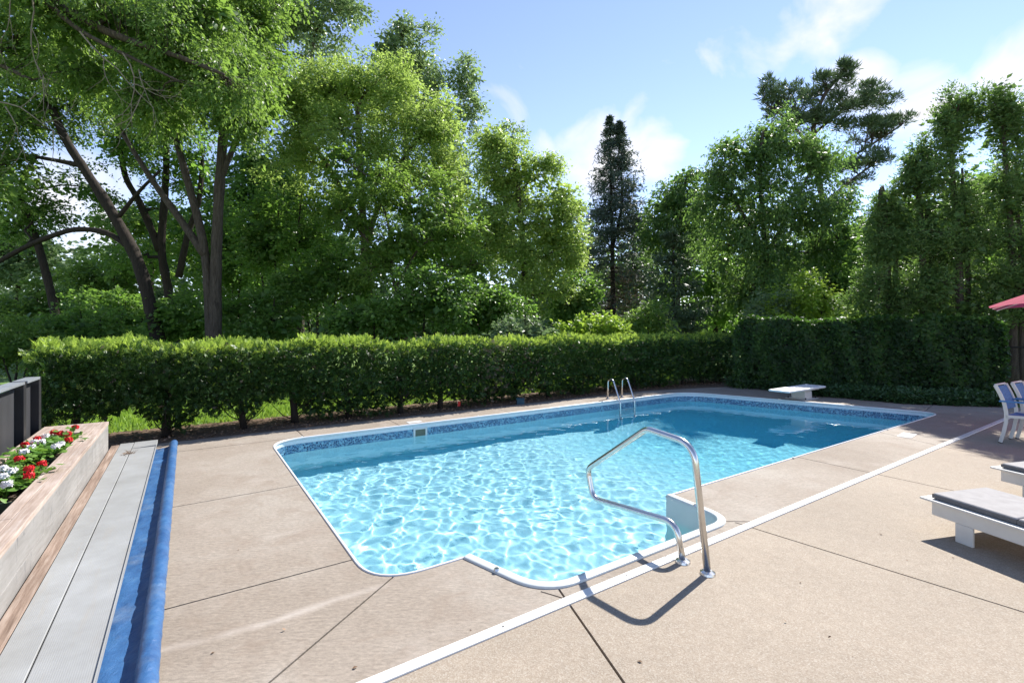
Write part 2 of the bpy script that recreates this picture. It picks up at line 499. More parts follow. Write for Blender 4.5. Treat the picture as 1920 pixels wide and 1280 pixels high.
# ================================================================== POOL basin
pool = thing('pool_basin', P(6, 5.5, -2.7), kind='structure')
def sweep(path, prof, name, mat, parent, smooth=True, uv=False):
    """path: open (u, v) polyline; prof: list of (offset to the outside, z)"""
    rings = [offset_path(path, w) if abs(w) > 1e-6 else path for w, z in prof]
    V, F = [], []
    k = len(prof); n = len(path)
    for i in range(n):
        for j in range(k): V.append(P(rings[j][i].x, rings[j][i].y, prof[j][1]))
    for i in range(n - 1):
        for j in range(k - 1): F.append((i * k + j, i * k + j + 1, (i + 1) * k + j + 1, (i + 1) * k + j))
    o = mesh(name, V, F, mat, parent, smooth)
    if uv:
        s = [0.0]
        for a, b in zip(path[:-1], path[1:]): s.append(s[-1] + (b - a).length)
        ul = o.data.uv_layers.new(name='UVMap'); d = []
        for poly in o.data.polygons:
            for vi in poly.vertices: d += [s[vi // k], prof[vi % k][1]]
        ul.data.foreach_set('uv', d)
    return o
dense = resample(main_path, 0.12)
sweep(dense, [(COPE, -0.01), (COPE, 0.006), (COPE - 0.004, 0.010), (0.004, 0.010), (-0.006, 0.004), (-0.008, -0.012), (-0.002, -0.026), (0.012, -0.03)], 'coping', 'white_coping', pool)
sweep(dense, [(0.004, -0.03), (0.004, -0.085)], 'liner_bead_wall', 'pool_liner', pool)
sweep(dense, [(0.003, -0.085), (0.003, -0.235)], 'tile_band', 'printed_tile_band', pool, uv=True)
sweep(dense, [(0.004, -0.235), (0.004, -3.0)], 'liner_wall', 'pool_liner', pool)
def sm(a, b, x):
    t = min(1, max(0, (x - a) / (b - a))); return t * t * (3 - 2 * t)
def lin(a, b, x): return min(1, max(0, (x - a) / (b - a)))
def floor_z(u, v):
    right_end = 12.34 - (v - 3.15) * 0.31
    deep = lin(5.2, 7.8, u) * lin(0.0, 2.0, right_end - u) * min(1, lin(0.0, 1.1, v - 3.15), lin(0.0, 1.3, 7.95 - v))
    return -1.26 - 0.85 * deep
gx = [V2(u, v) for u in np.arange(0.9, 12.6, 0.25) for v in np.arange(2.3, 8.1, 0.25) if inside([(p.x, p.y) for p in opening], u, v)]
fl = sheet_with_hole('liner_floor', [(p.x, p.y) for p in opening], [], 0, 'pool_liner', None, floor_z, gx)
me = fl.data
co = np.empty(len(me.vertices) * 3); me.vertices.foreach_get('co', co); co = co.reshape(-1, 3)
org = pool.location
w = np.c_[CU * co[:, 0] - SU * co[:, 1] - org[0], SU * co[:, 0] + CU * co[:, 1] - org[1], co[:, 2] - org[2]]
me.vertices.foreach_set('co', w.ravel()); me.update(); fl.parent = pool
# fibreglass step unit in its alcove
steps = sweep(step_path, [(RIM, -0.01), (RIM, 0.010), (RIM - 0.006, 0.016), (0.008, 0.018), (0.0, 0.012), (-0.004, -0.03), (-0.012, -1.3)], 'step_unit', 'fibreglass', pool)
step_in = [(p.x, p.y) for p in step_path]
for k, (va, vb, z) in enumerate(((2.40, 2.72, -0.46), (2.72, 2.98, -0.72), (2.98, 3.22, -0.98))):
    mb = MB(); mb.boxuv(1.80, 3.95, va, vb, -1.4, z); mb.build('step_tread', 'fibreglass', pool, bevel=0.02)

# water body: wavy top, sides hidden in the ground
def water():
    u0, u1, v0, v1, st = 0.93, 12.45, 2.37, 8.03, 0.0195
    nu, nv = int((u1 - u0) / st) + 1, int((v1 - v0) / st) + 1
    uu, vv = np.meshgrid(np.linspace(u0, u1, nu), np.linspace(v0, v1, nv), indexing='ij')
    r = np.random.default_rng(5); h = np.zeros_like(uu)
    calm = 1.0 - 0.76 * np.clip((uu - 4.6) / 2.2, 0, 1)     # smaller ripples over the deep end
    for i in range(60):
        lam = 0.09 * (0.42 / 0.09) ** (r.random() ** 1.1)
        th = r.normal(RAD(215), 0.95); k = 2 * math.pi / lam
        amp = 0.00039 * (lam / 0.3) ** 1.45 * r.uniform(0.5, 1.3)
        h += amp * calm * np.sin(k * (np.cos(th) * uu + np.sin(th) * vv) + r.random() * 6.283)
    zz = WATER_Z + h
    X = CU * uu - SU * vv; Y = SU * uu + CU * vv
    V = np.stack([X, Y, zz], -1).reshape(-1, 3)
    idx = np.arange(nu * nv).reshape(nu, nv)
    F = np.stack([idx[:-1, :-1], idx[1:, :-1], idx[1:, 1:], idx[:-1, 1:]], -1).reshape(-1, 4).tolist()
    ring = list(idx[:, 0]) + list(idx[-1, 1:]) + list(idx[::-1, -1][1:]) + list(idx[0, ::-1][1:-1])
    k = len(V); low = V[ring].copy(); low[:, 2] = -3.5
    V = np.vstack([V, low]); n = len(ring)
    for i in range(n):
        j = (i + 1) % n; F.append((ring[j], ring[i], k + i, k + j))
    F.append(tuple(k + i for i in range(n - 1, -1, -1)))
    o = mesh('water', V.tolist(), F, 'pool_water', None, True)
    o['kind'] = 'structure'
    o.cycles.is_caustics_caster = True
    mb = MB(); mb.boxuv(u0 + 0.01, u1 - 0.01, v0 + 0.01, v1 - 0.01, -3.4, WATER_Z + 0.03)
    mb.build('water_depth', 'pool_water_depth', o)
    return o
water()
for o in bpy.data.objects:
    if o.parent is pool: o.cycles.is_caustics_receiver = True

# ================================================================== OBJECT MATERIALS
simple('steel', (0.62, 0.61, 0.59), 0.22, metal=1.0, var=0.08, scale=14)
simple('white_paint', (0.66, 0.63, 0.57), 0.45, var=0.05, scale=7)
simple('white_board', (0.80, 0.78, 0.76), 0.55, var=0.04, scale=20, bump=0.25, bscale=260)
simple('cushion_grey', (0.31, 0.295, 0.285), 0.9, var=0.1, scale=12, bump=0.35, bscale=400)
simple('cushion_side', (0.14, 0.135, 0.135), 0.9, var=0.1, scale=12, bump=0.3, bscale=400)
simple('blue_sling', (0.055, 0.16, 0.36), 0.7, var=0.25, scale=14, stretch=(1, 1, 5), bump=0.3, bscale=250)
simple('blue_arm', (0.06, 0.2, 0.42), 0.45, var=0.1)
simple('black_rubber', (0.02, 0.02, 0.02), 0.7)
simple('umbrella_cloth', (0.52, 0.05, 0.10), 0.8, var=0.1)
simple('dark_screen_panel', (0.034, 0.035, 0.039), 0.6, var=0.22, scale=5, stretch=(1, 1, 0.25), bump=0.2, bscale=120)
simple('dark_post', (0.02, 0.02, 0.022), 0.55, var=0.15)
simple('post_cap', (0.20, 0.215, 0.23), 0.5, var=0.15)
simple('trough_green', (0.022, 0.045, 0.032), 0.45, var=0.2)
simple('potting_soil', (0.06, 0.042, 0.03), 0.95, var=0.5, scale=60, bump=0.8, bscale=120)
simple('petal_red', (0.62, 0.012, 0.018), 0.6, var=0.3, scale=60)
simple('petal_white', (0.82, 0.80, 0.80), 0.6, var=0.08, scale=60)
simple('teal_pot', (0.02, 0.07, 0.10), 0.6, var=0.2)
simple('flag_red', (0.6, 0.03, 0.02), 0.6, var=0.1)
simple('skimmer_dark', (0.12, 0.13, 0.09), 0.6, var=0.2)
def cloth_translucent(name, col, tr):
    m, nt, out = new_mat(name); t = NT(nt)
    p = t.pbsdf(None, t.ramp(t.noise(t.pos(), 8, 4), [(0.3, tuple(c * 0.85 for c in col)), (0.7, col)]), 0.85, 0, 0.2)
    b = t.n('BsdfTranslucent'); b.inputs['Color'].default_value = (*tr, 1)
    mx = t.n('MixShader'); mx.inputs[0].default_value = 0.45
    nt.links.new(p.outputs[0], mx.inputs[1]); nt.links.new(b.outputs[0], mx.inputs[2]); nt.links.new(mx.outputs[0], out.inputs['Surface'])
cloth_translucent('parasol_cloth', (0.50, 0.07, 0.13), (0.75, 0.12, 0.22))
def wood_mat(name, dark, mid, light, ax=-TH, fine=1.0, grey=0.0):
    """weathered timber, grain along the v axis"""
    m, nt, out = new_mat(name); t = NT(nt); p = t.pos()
    q = t.scale(p, 1, 1, 1, ax)
    g = t.noise(t.scale(q, 22 * fine, 1.3, 22 * fine), 2.0, 6, 0.7, 0.3)
    big = t.noise(q, 1.7, 5, 0.65)
    c = t.ramp(g, [(0.28, dark), (0.5, mid), (0.72, light)])
    c = t.mix(0.5, c, t.ramp(big, [(0.3, 0.33), (0.7, 0.66)]), 'OVERLAY')
    if grey:
        sc_ = t.noise(t.scale(q, 3, 3, 1.2), 3.0, 6, 0.75, 1.2)
        c = t.mix(t.ramp(sc_, [(0.60, 0.0), (0.67, grey)]), c, (0.10, 0.10, 0.11))
    t.pbsdf(out, c, 0.85, 0, 0.25, t.bump(g, 0.4, 0.003))
wood_mat('pink_timber', (0.119, 0.081, 0.060), (0.230, 0.166, 0.128), (0.348, 0.281, 0.234))
wood_mat('cap_timber', (0.230, 0.166, 0.128), (0.348, 0.276, 0.230), (0.442, 0.387, 0.348))
wood_mat('painted_timber', (0.185, 0.175, 0.162), (0.232, 0.221, 0.208), (0.275, 0.266, 0.253), fine=0.6, grey=0.8)
def ribbed_metal():
    m, nt, out = new_mat('ribbed_aluminium'); t = NT(nt); p = t.pos()
    q = t.scale(p, 1, 1, 1, -TH)
    w = t.n('TexWave', wave_type='BANDS', bands_direction='X'); nt.links.new(q, w.inputs['Vector'])
    w.inputs['Scale'].default_value = 34.0; w.inputs['Distortion'].default_value = 0.0
    big = t.noise(p, 2.2, 6, 0.65)
    c = t.ramp(big, [(0.3, (0.285, 0.285, 0.275)), (0.55, (0.345, 0.35, 0.345)), (0.75, (0.40, 0.41, 0.41))])
    st = t.noise(t.scale(q, 9, 0.8, 1), 2.0, 5, 0.7)
    c = t.mix(t.ramp(st, [(0.55, 0.0), (0.75, 0.35)]), c, (0.36, 0.31, 0.24))
    c = t.mix(0.06, c, w.outputs['Color'], 'MULTIPLY')
    t.pbsdf(out, c, 0.55, 0.25, 0.5, t.bump(w.outputs['Fac'], 0.15, 0.002))
ribbed_metal()
def tarp_mat():
    m, nt, out = new_mat('blue_tarp'); t = NT(nt); p = t.pos()
    a = t.noise(p, 5, 6, 0.7, 0.6)
    c = t.ramp(a, [(0.3, (0.018, 0.065, 0.18)), (0.55, (0.034, 0.11, 0.26)), (0.75, (0.07, 0.165, 0.31))])
    d = t.noise(p, 2.3, 6, 0.7)
    c = t.mix(t.ramp(d, [(0.54, 0.0), (0.70, 0.38)]), c, (0.20, 0.24, 0.28))
    t.pbsdf(out, c, 0.42, 0, 0.5, t.bump(t.noise(t.scale(p, 30, 16, 30, -TH), 1.0, 6, 0.65, 0.5), 0.55, 0.012))
tarp_mat()

def disc(mb, c, r, z0, z1, n=20, r2=None):
    r2 = r if r2 is None else r2
    lo = [(c[0] + r * math.cos(2 * math.pi * i / n), c[1] + r * math.sin(2 * math.pi * i / n), z0) for i in range(n)]
    hi = [(c[0] + r2 * math.cos(2 * math.pi * i / n), c[1] + r2 * math.sin(2 * math.pi * i / n), z1) for i in range(n)]
    mb.add(lo + hi, [tuple(range(n - 1, -1, -1)), tuple(range(n, 2 * n))] + [(i, (i + 1) % n, n + (i + 1) % n, n + i) for i in range(n)])
    return mb

# ------------------------------------------------------------------ deck drain and lids
dr = thing('deck_drain', P(6, 2.285, -0.02), 'long white plastic drain strip set across the deck', 'drain')
u_ = -0.12; k = 0
while u_ < 15.6:
    e = min(u_ + 3.05, 15.6)
    mb = MB(); mb.boxuv(u_ + 0.002, e - 0.002, DR0 + 0.004, DR1 - 0.004, -0.03, 0.009); mb.build('drain_cover', 'white_plastic', dr, bevel=0.006)
    for a in (0.5, 1.6, 2.6):
        if u_ + a < e:
            mb = MB(); c = P(u_ + a, 2.285); disc(mb, c, 0.006, 0.008, 0.0105, 10); mb.build('screw', 'dark_post', dr)
    u_ = e
def lid(u, v, hu, hv, rot, label, z=0.006):
    c = P(u, v); a = TH + rot
    t = thing('skimmer_lid', (c.x, c.y, 0), label, 'lid')
    mb = MB(); mb.box(c, (math.cos(a), math.sin(a)), (-math.sin(a), math.cos(a)), hu, hv, -0.002, 0.008); mb.build('cover_plate', 'white_plastic', t, bevel=0.004)
    mb = MB(); mb.box(c, (math.cos(a), math.sin(a)), (-math.sin(a), math.cos(a)), hu * 0.15, hv * 0.3, 0.008, 0.011); mb.build('finger_pull', 'white_paint', t)
lid(9.37, 2.80, 0.19, 0.09, 0.10, 'white rectangular plastic lid lying in the paving beside the deep end')
lid(3.37, 8.12, 0.13, 0.07, 0.0, 'small pale lid in the narrow paving strip below the clipped hedge')
# skimmer mouth in the back wall: a part of the pool
sk = MB()
su0, su1, sz0, sz1, vv = 3.28, 3.54, -0.245, -0.07, 7.95
for (a, b, c, d) in ((su0, su1, sz1 - 0.03, sz1), (su0, su1, sz0, sz0 + 0.03), (su0, su0 + 0.035, sz0 + 0.03, sz1 - 0.03), (su1 - 0.035, su1, sz0 + 0.03, sz1 - 0.03)):
    sk.boxuv(a, b, vv - 0.012, vv + 0.01, c, d)
skim = sk.build('skimmer_frame', 'white_plastic', pool, bevel=0.003)
sk = MB(); sk.boxuv(su0 + 0.035, su1 - 0.035, vv - 0.004, vv + 0.003, sz0 + 0.03, sz1 - 0.03); sk.build('skimmer_mouth', 'skimmer_dark', pool)
# coping clips
for (u, v) in ((1.47, 7.968), (4.6, 7.968), (7.2, 7.965), (9.6, 7.96), (6.5, 3.13), (9.6, 3.13)):
    mb = MB(); disc(mb, P(u, v), 0.016, 0.008, 0.02, 10, 0.012); mb.build('coping_clip', 'white_plastic', pool)
for (u, v) in ((1.78, 2.83), (3.98, 2.80)):
    mb = MB(); disc(mb, P(u, v), 0.022, 0.016, 0.03, 12, 0.016); mb.build('rim_bolt', 'steel', pool)

# ------------------------------------------------------------------ stainless hand rail
RP = G(1327, 1075)
def rail_pt(s, z): return Vector((RP.x - SU * s, RP.y + CU * s, z))
hr = thing('hand_rail', rail_pt(0.1, 0), 'bent stainless steel hand rail beside the pool steps', 'hand rail')
pth = smooth_path([rail_pt(*q) for q in ((0, 0.0), (0.115, 0.868), (0.53, 0.905), (1.205, 0.43), (1.135, 0.185), (0.262, 0.262), (0.20, 0.0))], [0.17, 0.13, 0.10, 0.10, 0.12], 10)
MB().tube(pth, 0.0245, 16).build('rail_tube', 'steel', hr, True)
for s_ in (0.0, 0.20):
    mb = MB(); c = rail_pt(s_, 0); disc(mb, c, 0.054, 0.001, 0.014, 24, 0.05); disc(mb, c, 0.05, 0.014, 0.024, 24, 0.03); mb.build('base_flange', 'steel', hr)

# ------------------------------------------------------------------ pool ladder
ld = thing('pool_ladder', P(8.5, 8.15, 0), 'stainless steel ladder with two curved rails at the far side of the pool', 'ladder')
for u in (8.27, 8.75):
    pth = smooth_path([P(u, 8.20, 0), P(u, 8.19, 0.46), P(u, 8.03, 0.47), P(u, 7.80, -0.05), P(u, 7.80, -1.25)], [0.10, 0.09, 0.14], 8)
    MB().tube(pth, 0.021, 12).build('side_rail', 'steel', ld, True)
    mb = MB(); disc(mb, P(u, 8.20), 0.045, 0.001, 0.016, 18, 0.035); mb.build('base_flange', 'steel', ld)
for z in (-0.23, -0.5, -0.78):
    mb = MB(); mb.boxuv(8.29, 8.73, 7.755, 7.835, z - 0.012, z + 0.014); mb.build('ladder_tread', 'white_plastic', ld, bevel=0.008)

# ------------------------------------------------------------------ diving board
db = thing('diving_board', P(12.1, 5.66, 0), 'short white diving board on a pedestal at the deep end', 'diving board')
u0, u1, v0, v1 = 11.10, 12.86, 5.43, 5.90
mb = MB()
mb.hexa([P(u0, v0, 0.225), P(u1, v0, 0.225), P(u1, v1, 0.225), P(u0, v1, 0.225)], [P(u0, v0, 0.268), P(u1, v0, 0.275), P(u1, v1, 0.275), P(u0, v1, 0.268)])
brd = mb.build('board', 'white_board', db, bevel=0.018, seg=3)
for v in (v0 + 0.09, v1 - 0.09):
    mb = MB(); disc(mb, P(12.70, v), 0.03, 0.272, 0.292, 12, 0.022); mb.build('board_bolt', 'white_plastic', brd)
mb = MB(); mb.boxuv(11.98, 12.74, 5.53, 5.80, 0.186, 0.226); mb.build('spring_bracket', 'white_paint', db, bevel=0.006)
mb = MB(); mb.hexa([P(12.0, 5.51, 0.012), P(12.34, 5.51, 0.012), P(12.34, 5.82, 0.012), P(12.0, 5.82, 0.012)], [P(11.97, 5.50, 0.188), P(12.30, 5.50, 0.188), P(12.30, 5.83, 0.188), P(11.97, 5.83, 0.188)])
mb.build('pedestal', 'white_paint', db, bevel=0.012)
mb = MB(); mb.boxuv(11.88, 12.46, 5.42, 5.91, 0.001, 0.013); bp = mb.build('base_plate', 'white_paint', db, bevel=0.004)
for (u, v) in ((11.93, 5.47), (12.41, 5.47), (11.93, 5.86), (12.41, 5.86)):
    mb = MB(); disc(mb, P(u, v), 0.014, 0.012, 0.05, 10); mb.build('anchor_bolt', 'black_rubber', bp)

# ------------------------------------------------------------------ chaise longues
def chaise(corner, ang, label, length=1.95, width=0.68):
    d1 = Vector((math.cos(ang), math.sin(ang), 0)); d2 = Vector((d1.y, -d1.x, 0))       # across the front, and away from the front end
    def Q(a, b, z): return Vector((corner[0], corner[1], 0)) + d1 * a + d2 * b + Vector((0, 0, z))
    t = thing('chaise_longue', Q(width / 2, length / 2, 0), label, 'lounger', 'low white chaise longues on the tan deck')
    def bx(a0, a1, b0, b1, z0, z1, name, mat, bev=0.004, seg=2, parent=t):
        mb = MB(); mb.hexa([Q(a0, b1, z0), Q(a1, b1, z0), Q(a1, b0, z0), Q(a0, b0, z0)], [Q(a0, b1, z1), Q(a1, b1, z1), Q(a1, b0, z1), Q(a0, b0, z1)])
        return mb.build(name, mat, parent, bevel=bev, seg=seg)
    bx(0, width, 0, length, 0.262, 0.280, 'platform', 'white_paint')
    for a in (0.035, width - 0.057):
        bx(a, a + 0.022, 0.07, length - 0.07, 0.15, 0.2615, 'side_skirt', 'white_paint')
        for b in (0.24, length - 0.36):
            bx(a, a + 0.022, b, b + 0.12, 0.0, 0.1495, 'leg', 'white_paint')
    for b in (0.07, length - 0.092):
        bx(0.058, width - 0.058, b, b + 0.022, 0.15, 0.2615, 'end_skirt', 'white_paint')
    b0 = 0.065
    for L in (0.56, 0.62, 0.62):
        c = bx(0.045, width - 0.03, b0 + 0.004, b0 + L - 0.004, 0.283, 0.330, 'cushion', 'cushion_grey', 0.014, 3)
        mb = MB(); z = 0.3065; o = 0.0025
        pts = [Q(0.045 - o, b0 + 0.004 - o, z), Q(width - 0.03 + o, b0 + 0.004 - o, z), Q(width - 0.03 + o, b0 + L - 0.004 + o, z), Q(0.045 - o, b0 + L - 0.004 + o, z)]
        lo = [p - Vector((0, 0, 0.0185)) for p in pts]; hi = [p + Vector((0, 0, 0.0120)) for p in pts]
        mb.add(lo + hi, [(i, (i + 1) % 4, 4 + (i + 1) % 4, 4 + i) for i in range(4)]); mb.build('cushion_side_band', 'cushion_side', c)
        b0 += L
c1, c2 = G(1724, 932, 0.27), G(1856, 875.6, 0.27)
chaise(c1, RAD(14), 'low white chaise longue with grey cushions, the nearer of the two')
chaise(c2, RAD(14), 'low white chaise longue with grey cushions, farther one cut off by the frame')

# ------------------------------------------------------------------ sling chairs
def chair(p, ang, label):
    """p: foot of the near rear leg; ang: direction of the back, chair faces to its right"""
    d1 = Vector((math.cos(ang), math.sin(ang), 0)); d2 = Vector((d1.y, -d1.x, 0))
    W = 0.46
    def Q(a, b, z): return Vector((p[0], p[1], 0)) + d1 * a + d2 * b + Vector((0, 0, z))
    t = thing('sling_chair', Q(W / 2, 0.25, 0), label, 'chair', 'white sling chairs under the trees')
    def bar(pts, w, h, name, mat, parent=t):
        # flat bar swept along pts in the b-z plane, w across
        mb = MB(); n = len(pts); V = []; F = []
        for i, (a, b, z) in enumerate(pts):
            q0 = pts[max(i - 1, 0)]; q1 = pts[min(i + 1, n - 1)]
            tb, tz = q1[1] - q0[1], q1[2] - q0[2]; l = math.hypot(tb, tz); nb, nz = -tz / l * h / 2, tb / l * h / 2
            V += [Q(a - w / 2, b + nb, z + nz), Q(a + w / 2, b + nb, z + nz), Q(a + w / 2, b - nb, z - nz), Q(a - w / 2, b - nb, z - nz)]
        for i in range(n - 1):
            for k in range(4): F.append((4 * i + k, 4 * i + (k + 1) % 4, 4 * i + 4 + (k + 1) % 4, 4 * i + 4 + k))
        F += [(3, 2, 1, 0), tuple(4 * (n - 1) + k for k in range(4))]
        mb.add(V, F); o = mb.build(name, mat, parent, bevel=0.004); return o
    prof = [(0.0, 0.0), (0.035, 0.15), (0.06, 0.30), (0.062, 0.44), (0.04, 0.58), (0.0, 0.70), (-0.055, 0.83)]
    for a in (0.0, W):
        leg = bar([(a, b, z + 0.012) for b, z in prof], 0.026, 0.042, 'back_post', 'white_paint')
        bar([(a, -0.002, 0.0), (a, 0.002, 0.013)], 0.03, 0.046, 'foot_cap', 'black_rubber', leg)
        fl = bar([(a, 0.50, 0.012), (a, 0.47, 0.30), (a, 0.455, 0.60)], 0.026, 0.04, 'front_leg', 'white_paint')
        bar([(a, 0.50, 0.0), (a, 0.50, 0.013)], 0.03, 0.046, 'foot_cap', 'black_rubber', fl)
        bar([(a, 0.06, 0.40), (a, 0.47, 0.42)], 0.026, 0.04, 'seat_rail', 'white_paint')
        bar([(a, -0.01, 0.615), (a, 0.49, 0.628)], 0.05, 0.022, 'armrest', 'blue_arm')
    def cloth(name, pr, mat='blue_sling'):
        mb = MB(); V = []; F = []
        for b, z in pr: V += [Q(0.012, b, z), Q(W - 0.012, b, z)]
        for i in range(len(pr) - 1): F.append((2 * i, 2 * i + 1, 2 * i + 3, 2 * i + 2))
        mb.add(V, F); o = mb.build(name, mat, t); so = o.modifiers.new('thickness', 'SOLIDIFY'); so.thickness = 0.006
    cloth('back_sling', [(0.062, 0.50), (0.045, 0.58), (0.008, 0.70), (-0.045, 0.825)])
    cloth('seat_sling', [(0.07, 0.415), (0.25, 0.405), (0.40, 0.422), (0.47, 0.425)])
    for (b, z, nm) in ((-0.058, 0.845, 'top_rail'), (0.47, 0.42, 'front_rail'), (0.06, 0.40, 'rear_rail')):
        mb = MB(); mb.tube([Q(0.012, b, z), Q(W - 0.012, b, z)], 0.014, 8); mb.build(nm, 'white_paint', t, True)
ch0 = G(1875.6, 830)
chair(ch0, RAD(31), 'white framed chair with blue sling, nearest to the pool')
chair(ch0 + Vector((0.53, 0.27, 0)), RAD(31), 'second white and blue sling chair, half cut off by the frame')

# ------------------------------------------------------------------ red parasol, mostly outside the picture
pc = Vector((8.75, 6.75, 0))
um = thing('parasol', (pc.x, pc.y, 0), 'pinkish red parasol tip reaching in above the chairs', 'parasol')
N = 8; Rr = 1.55; V = []; F = []
rings = [(0.02, 2.62), (0.35, 2.52), (0.75, 2.36), (1.15, 2.17), (Rr, 1.99)]
for j, (r_, z_) in enumerate(rings):
    for i in range(N * 4):
        a = 2 * math.pi * i / (N * 4) + 0.35
        f = 1.0 - 0.055 * math.sin(math.pi * ((i % 4) / 4.0)) * (r_ / Rr)      # cloth pulled in between the ribs
        dz = 0.05 * math.sin(math.pi * ((i % 4) / 4.0)) * (r_ / Rr) ** 2
        V.append((pc.x + r_ * f * math.cos(a), pc.y + r_ * f * math.sin(a), z_ + dz))
for j in range(len(rings) - 1):
    for i in range(N * 4): F.append((j * N * 4 + i, j * N * 4 + (i + 1) % (N * 4), (j + 1) * N * 4 + (i + 1) % (N * 4), (j + 1) * N * 4 + i))
F = [f[::-1] for f in F]
mesh('canopy', V, F, 'parasol_cloth', um, False)
MB().tube([(pc.x, pc.y, 0), (pc.x, pc.y, 2.66)], 0.022, 10).build('pole', 'white_paint', um, True)
for i in range(N):
    a = 2 * math.pi * i / N + 0.35
    MB().tube([(pc.x + 0.03 * math.cos(a), pc.y + 0.03 * math.sin(a), 2.58), (pc.x + Rr * math.cos(a) * 0.98, pc.y + Rr * math.sin(a) * 0.98, 1.975)], 0.009, 6).build('rib', 'white_paint', um)
mb = MB(); disc(mb, pc, 0.28, 0.0, 0.07, 24, 0.24); mb.build('stand_base', 'dark_post', um)

# ------------------------------------------------------------------ timber planter, planks, rolled cover
pl = thing('timber_planter', P(-1.15, 5.5, 0), 'long weathered timber planter box with pale painted front', 'planter')
PU0, PU1, PV0, PV1, PZ = -1.47, -0.853, 1.6, 8.21, 0.462
for (z0, z1, cuts) in ((0.0, 0.215, (PV0, 3.6, 6.05, PV1 - 0.02)), (0.2175, 0.42, (PV0, 4.75, 7.1, PV1 - 0.02))):
    for a, b in zip(cuts[:-1], cuts[1:]):
        mb = MB(); mb.boxuv(PU1 - 0.06, PU1 - 0.004, a + 0.0015, b - 0.0015, z0, z1); mb.build('front_board', 'painted_timber', pl, bevel=0.003)
        mb = MB(); mb.boxuv(PU0 + 0.004, PU0 + 0.05, a + 0.0015, b - 0.0015, z0, z1); mb.build('back_board', 'painted_timber', pl, bevel=0.003)
mb = MB(); mb.boxuv(PU0 + 0.052, PU1 - 0.062, PV1 - 0.08, PV1 - 0.022, 0.0, 0.42); mb.build('end_board', 'painted_timber', pl, bevel=0.003)
for a, b in ((PV0, 3.3), (3.3, 5.75), (5.75, PV1)):
    mb = MB(); mb.boxuv(PU1 - 0.086, PU1, a + 0.002, b - 0.002, 0.4215, PZ); mb.build('cap_board', 'cap_timber', pl, bevel=0.004)
for a, b in ((PV0, 4.4), (4.4, 7.55)):
    mb = MB(); mb.boxuv(PU1 - 0.172, PU1 - 0.0885, a + 0.002, b - 0.002, 0.4215, PZ - 0.001); mb.build('cap_board', 'cap_timber', pl, bevel=0.004)
for k, (a, b) in enumerate(((7.555, 7.77), (7.775, 7.99), (7.995, PV1))):
    mb = MB(); mb.boxuv(PU0, PU1 - 0.0885, a, b, 0.4215, PZ - 0.0005); mb.build('cap_board', 'cap_timber', pl, bevel=0.004)
mb = MB(); mb.boxuv(PU0, PU0 + 0.06, PV0, 7.55, 0.4215, PZ); mb.build('cap_board', 'cap_timber', pl, bevel=0.004)
mb = MB(); mb.boxuv(PU0 + 0.055, PU1 - 0.065, PV0, PV1 - 0.085, 0.0, 0.20); mb.build('gravel_fill', 'soil', pl)

def plank(u0, u1, v0, v1, z0, z1, mat, label, bev=0.004, extra=None):
    o = thing('plank', P((u0 + u1) / 2, (v0 + v1) / 2, 0), label, 'plank')
    mb = MB(); mb.boxuv(u0, u1, v0, v1, z0, z1); mb.build('plank_board', mat, o, bevel=bev)
    for v in np.arange(v0 + 0.3, v1, 1.6):
        mb = MB(); mb.boxuv(u0 + 0.03, u1 - 0.03, v, v + 0.06, 0.0, z0 - 0.001); mb.build('support_block', 'pink_timber', o)
    return o
plank(-0.848, -0.762, 1.6, 8.42, 0.06, 0.098, 'pink_timber', 'narrow pinkish weathered wood plank along the foot of the planter')
plank(-0.757, -0.611, 1.6, 8.47, 0.06, 0.102, 'ribbed_aluminium', 'narrower grey ribbed plank beside the pink wood plank')
gp = plank(-0.604, -0.345, 1.6, 8.05, 0.06, 0.102, 'ribbed_aluminium', 'wide grey ribbed plank next to the blue cover')
mb = MB(); mb.boxuv(-0.349, -0.343, 1.6, 8.05, 0.1035, 0.111); mb.build('edge_lip', 'ribbed_aluminium', gp)
mb = MB(); mb.hexa([P(-0.604, 8.075, 0.062), P(-0.345, 8.058, 0.075), P(-0.345, 8.48, 0.062), P(-0.604, 8.48, 0.06)], [P(-0.604, 8.06, 0.103), P(-0.345, 8.055, 0.118), P(-0.345, 8.48, 0.104), P(-0.604, 8.48, 0.102)])
o = thing('plank', P(-0.475, 8.27, 0), 'short grey plank end piece, split off beside the hedge', 'plank'); mb.build('plank_board', 'ribbed_aluminium', o, bevel=0.003)
mb = MB(); mb.boxuv(-0.57, -0.40, 8.2, 8.3, 0.0, 0.059); mb.build('support_block', 'pink_timber', o)

rc = thing('rolled_pool_cover', P(-0.15, 5.4, 0), 'blue pool cover rolled on a long tube beside the grey planks', 'pool cover')
V, F = [], []; n = 18; r5 = random.Random(3)
vsamp = np.linspace(1.6, 8.36, 260)
ph = [r5.random() * 6.28 for _ in range(8)]
for i, v in enumerate(vsamp):
    for j in range(n):
        a = 2 * math.pi * j / n
        r_ = 0.0475 + 0.0010 * math.sin(v * 9 + ph[0] + 2 * a) + 0.0012 * math.sin(v * 31 + ph[1] + a * 3) + 0.0010 * math.sin(v * 67 + ph[2] - a * 2)
        for b in (7.75, 5.6, 3.7): r_ -= 0.006 * math.exp(-((v - b) / 0.02) ** 2)
        V.append(P(-0.158 + r_ * math.cos(a), v, 0.054 + r_ * math.sin(a)))
for i in range(len(vsamp) - 1):
    for j in range(n): F.append((i * n + j, (i + 1) * n + j, (i + 1) * n + (j + 1) % n, i * n + (j + 1) % n))
F.append(tuple(range(n))); F.append(tuple((len(vsamp) - 1) * n + j for j in range(n - 1, -1, -1)))
mesh('cover_roll', V, F, 'blue_tarp', rc, True)
V, F = [], []; m_ = 14
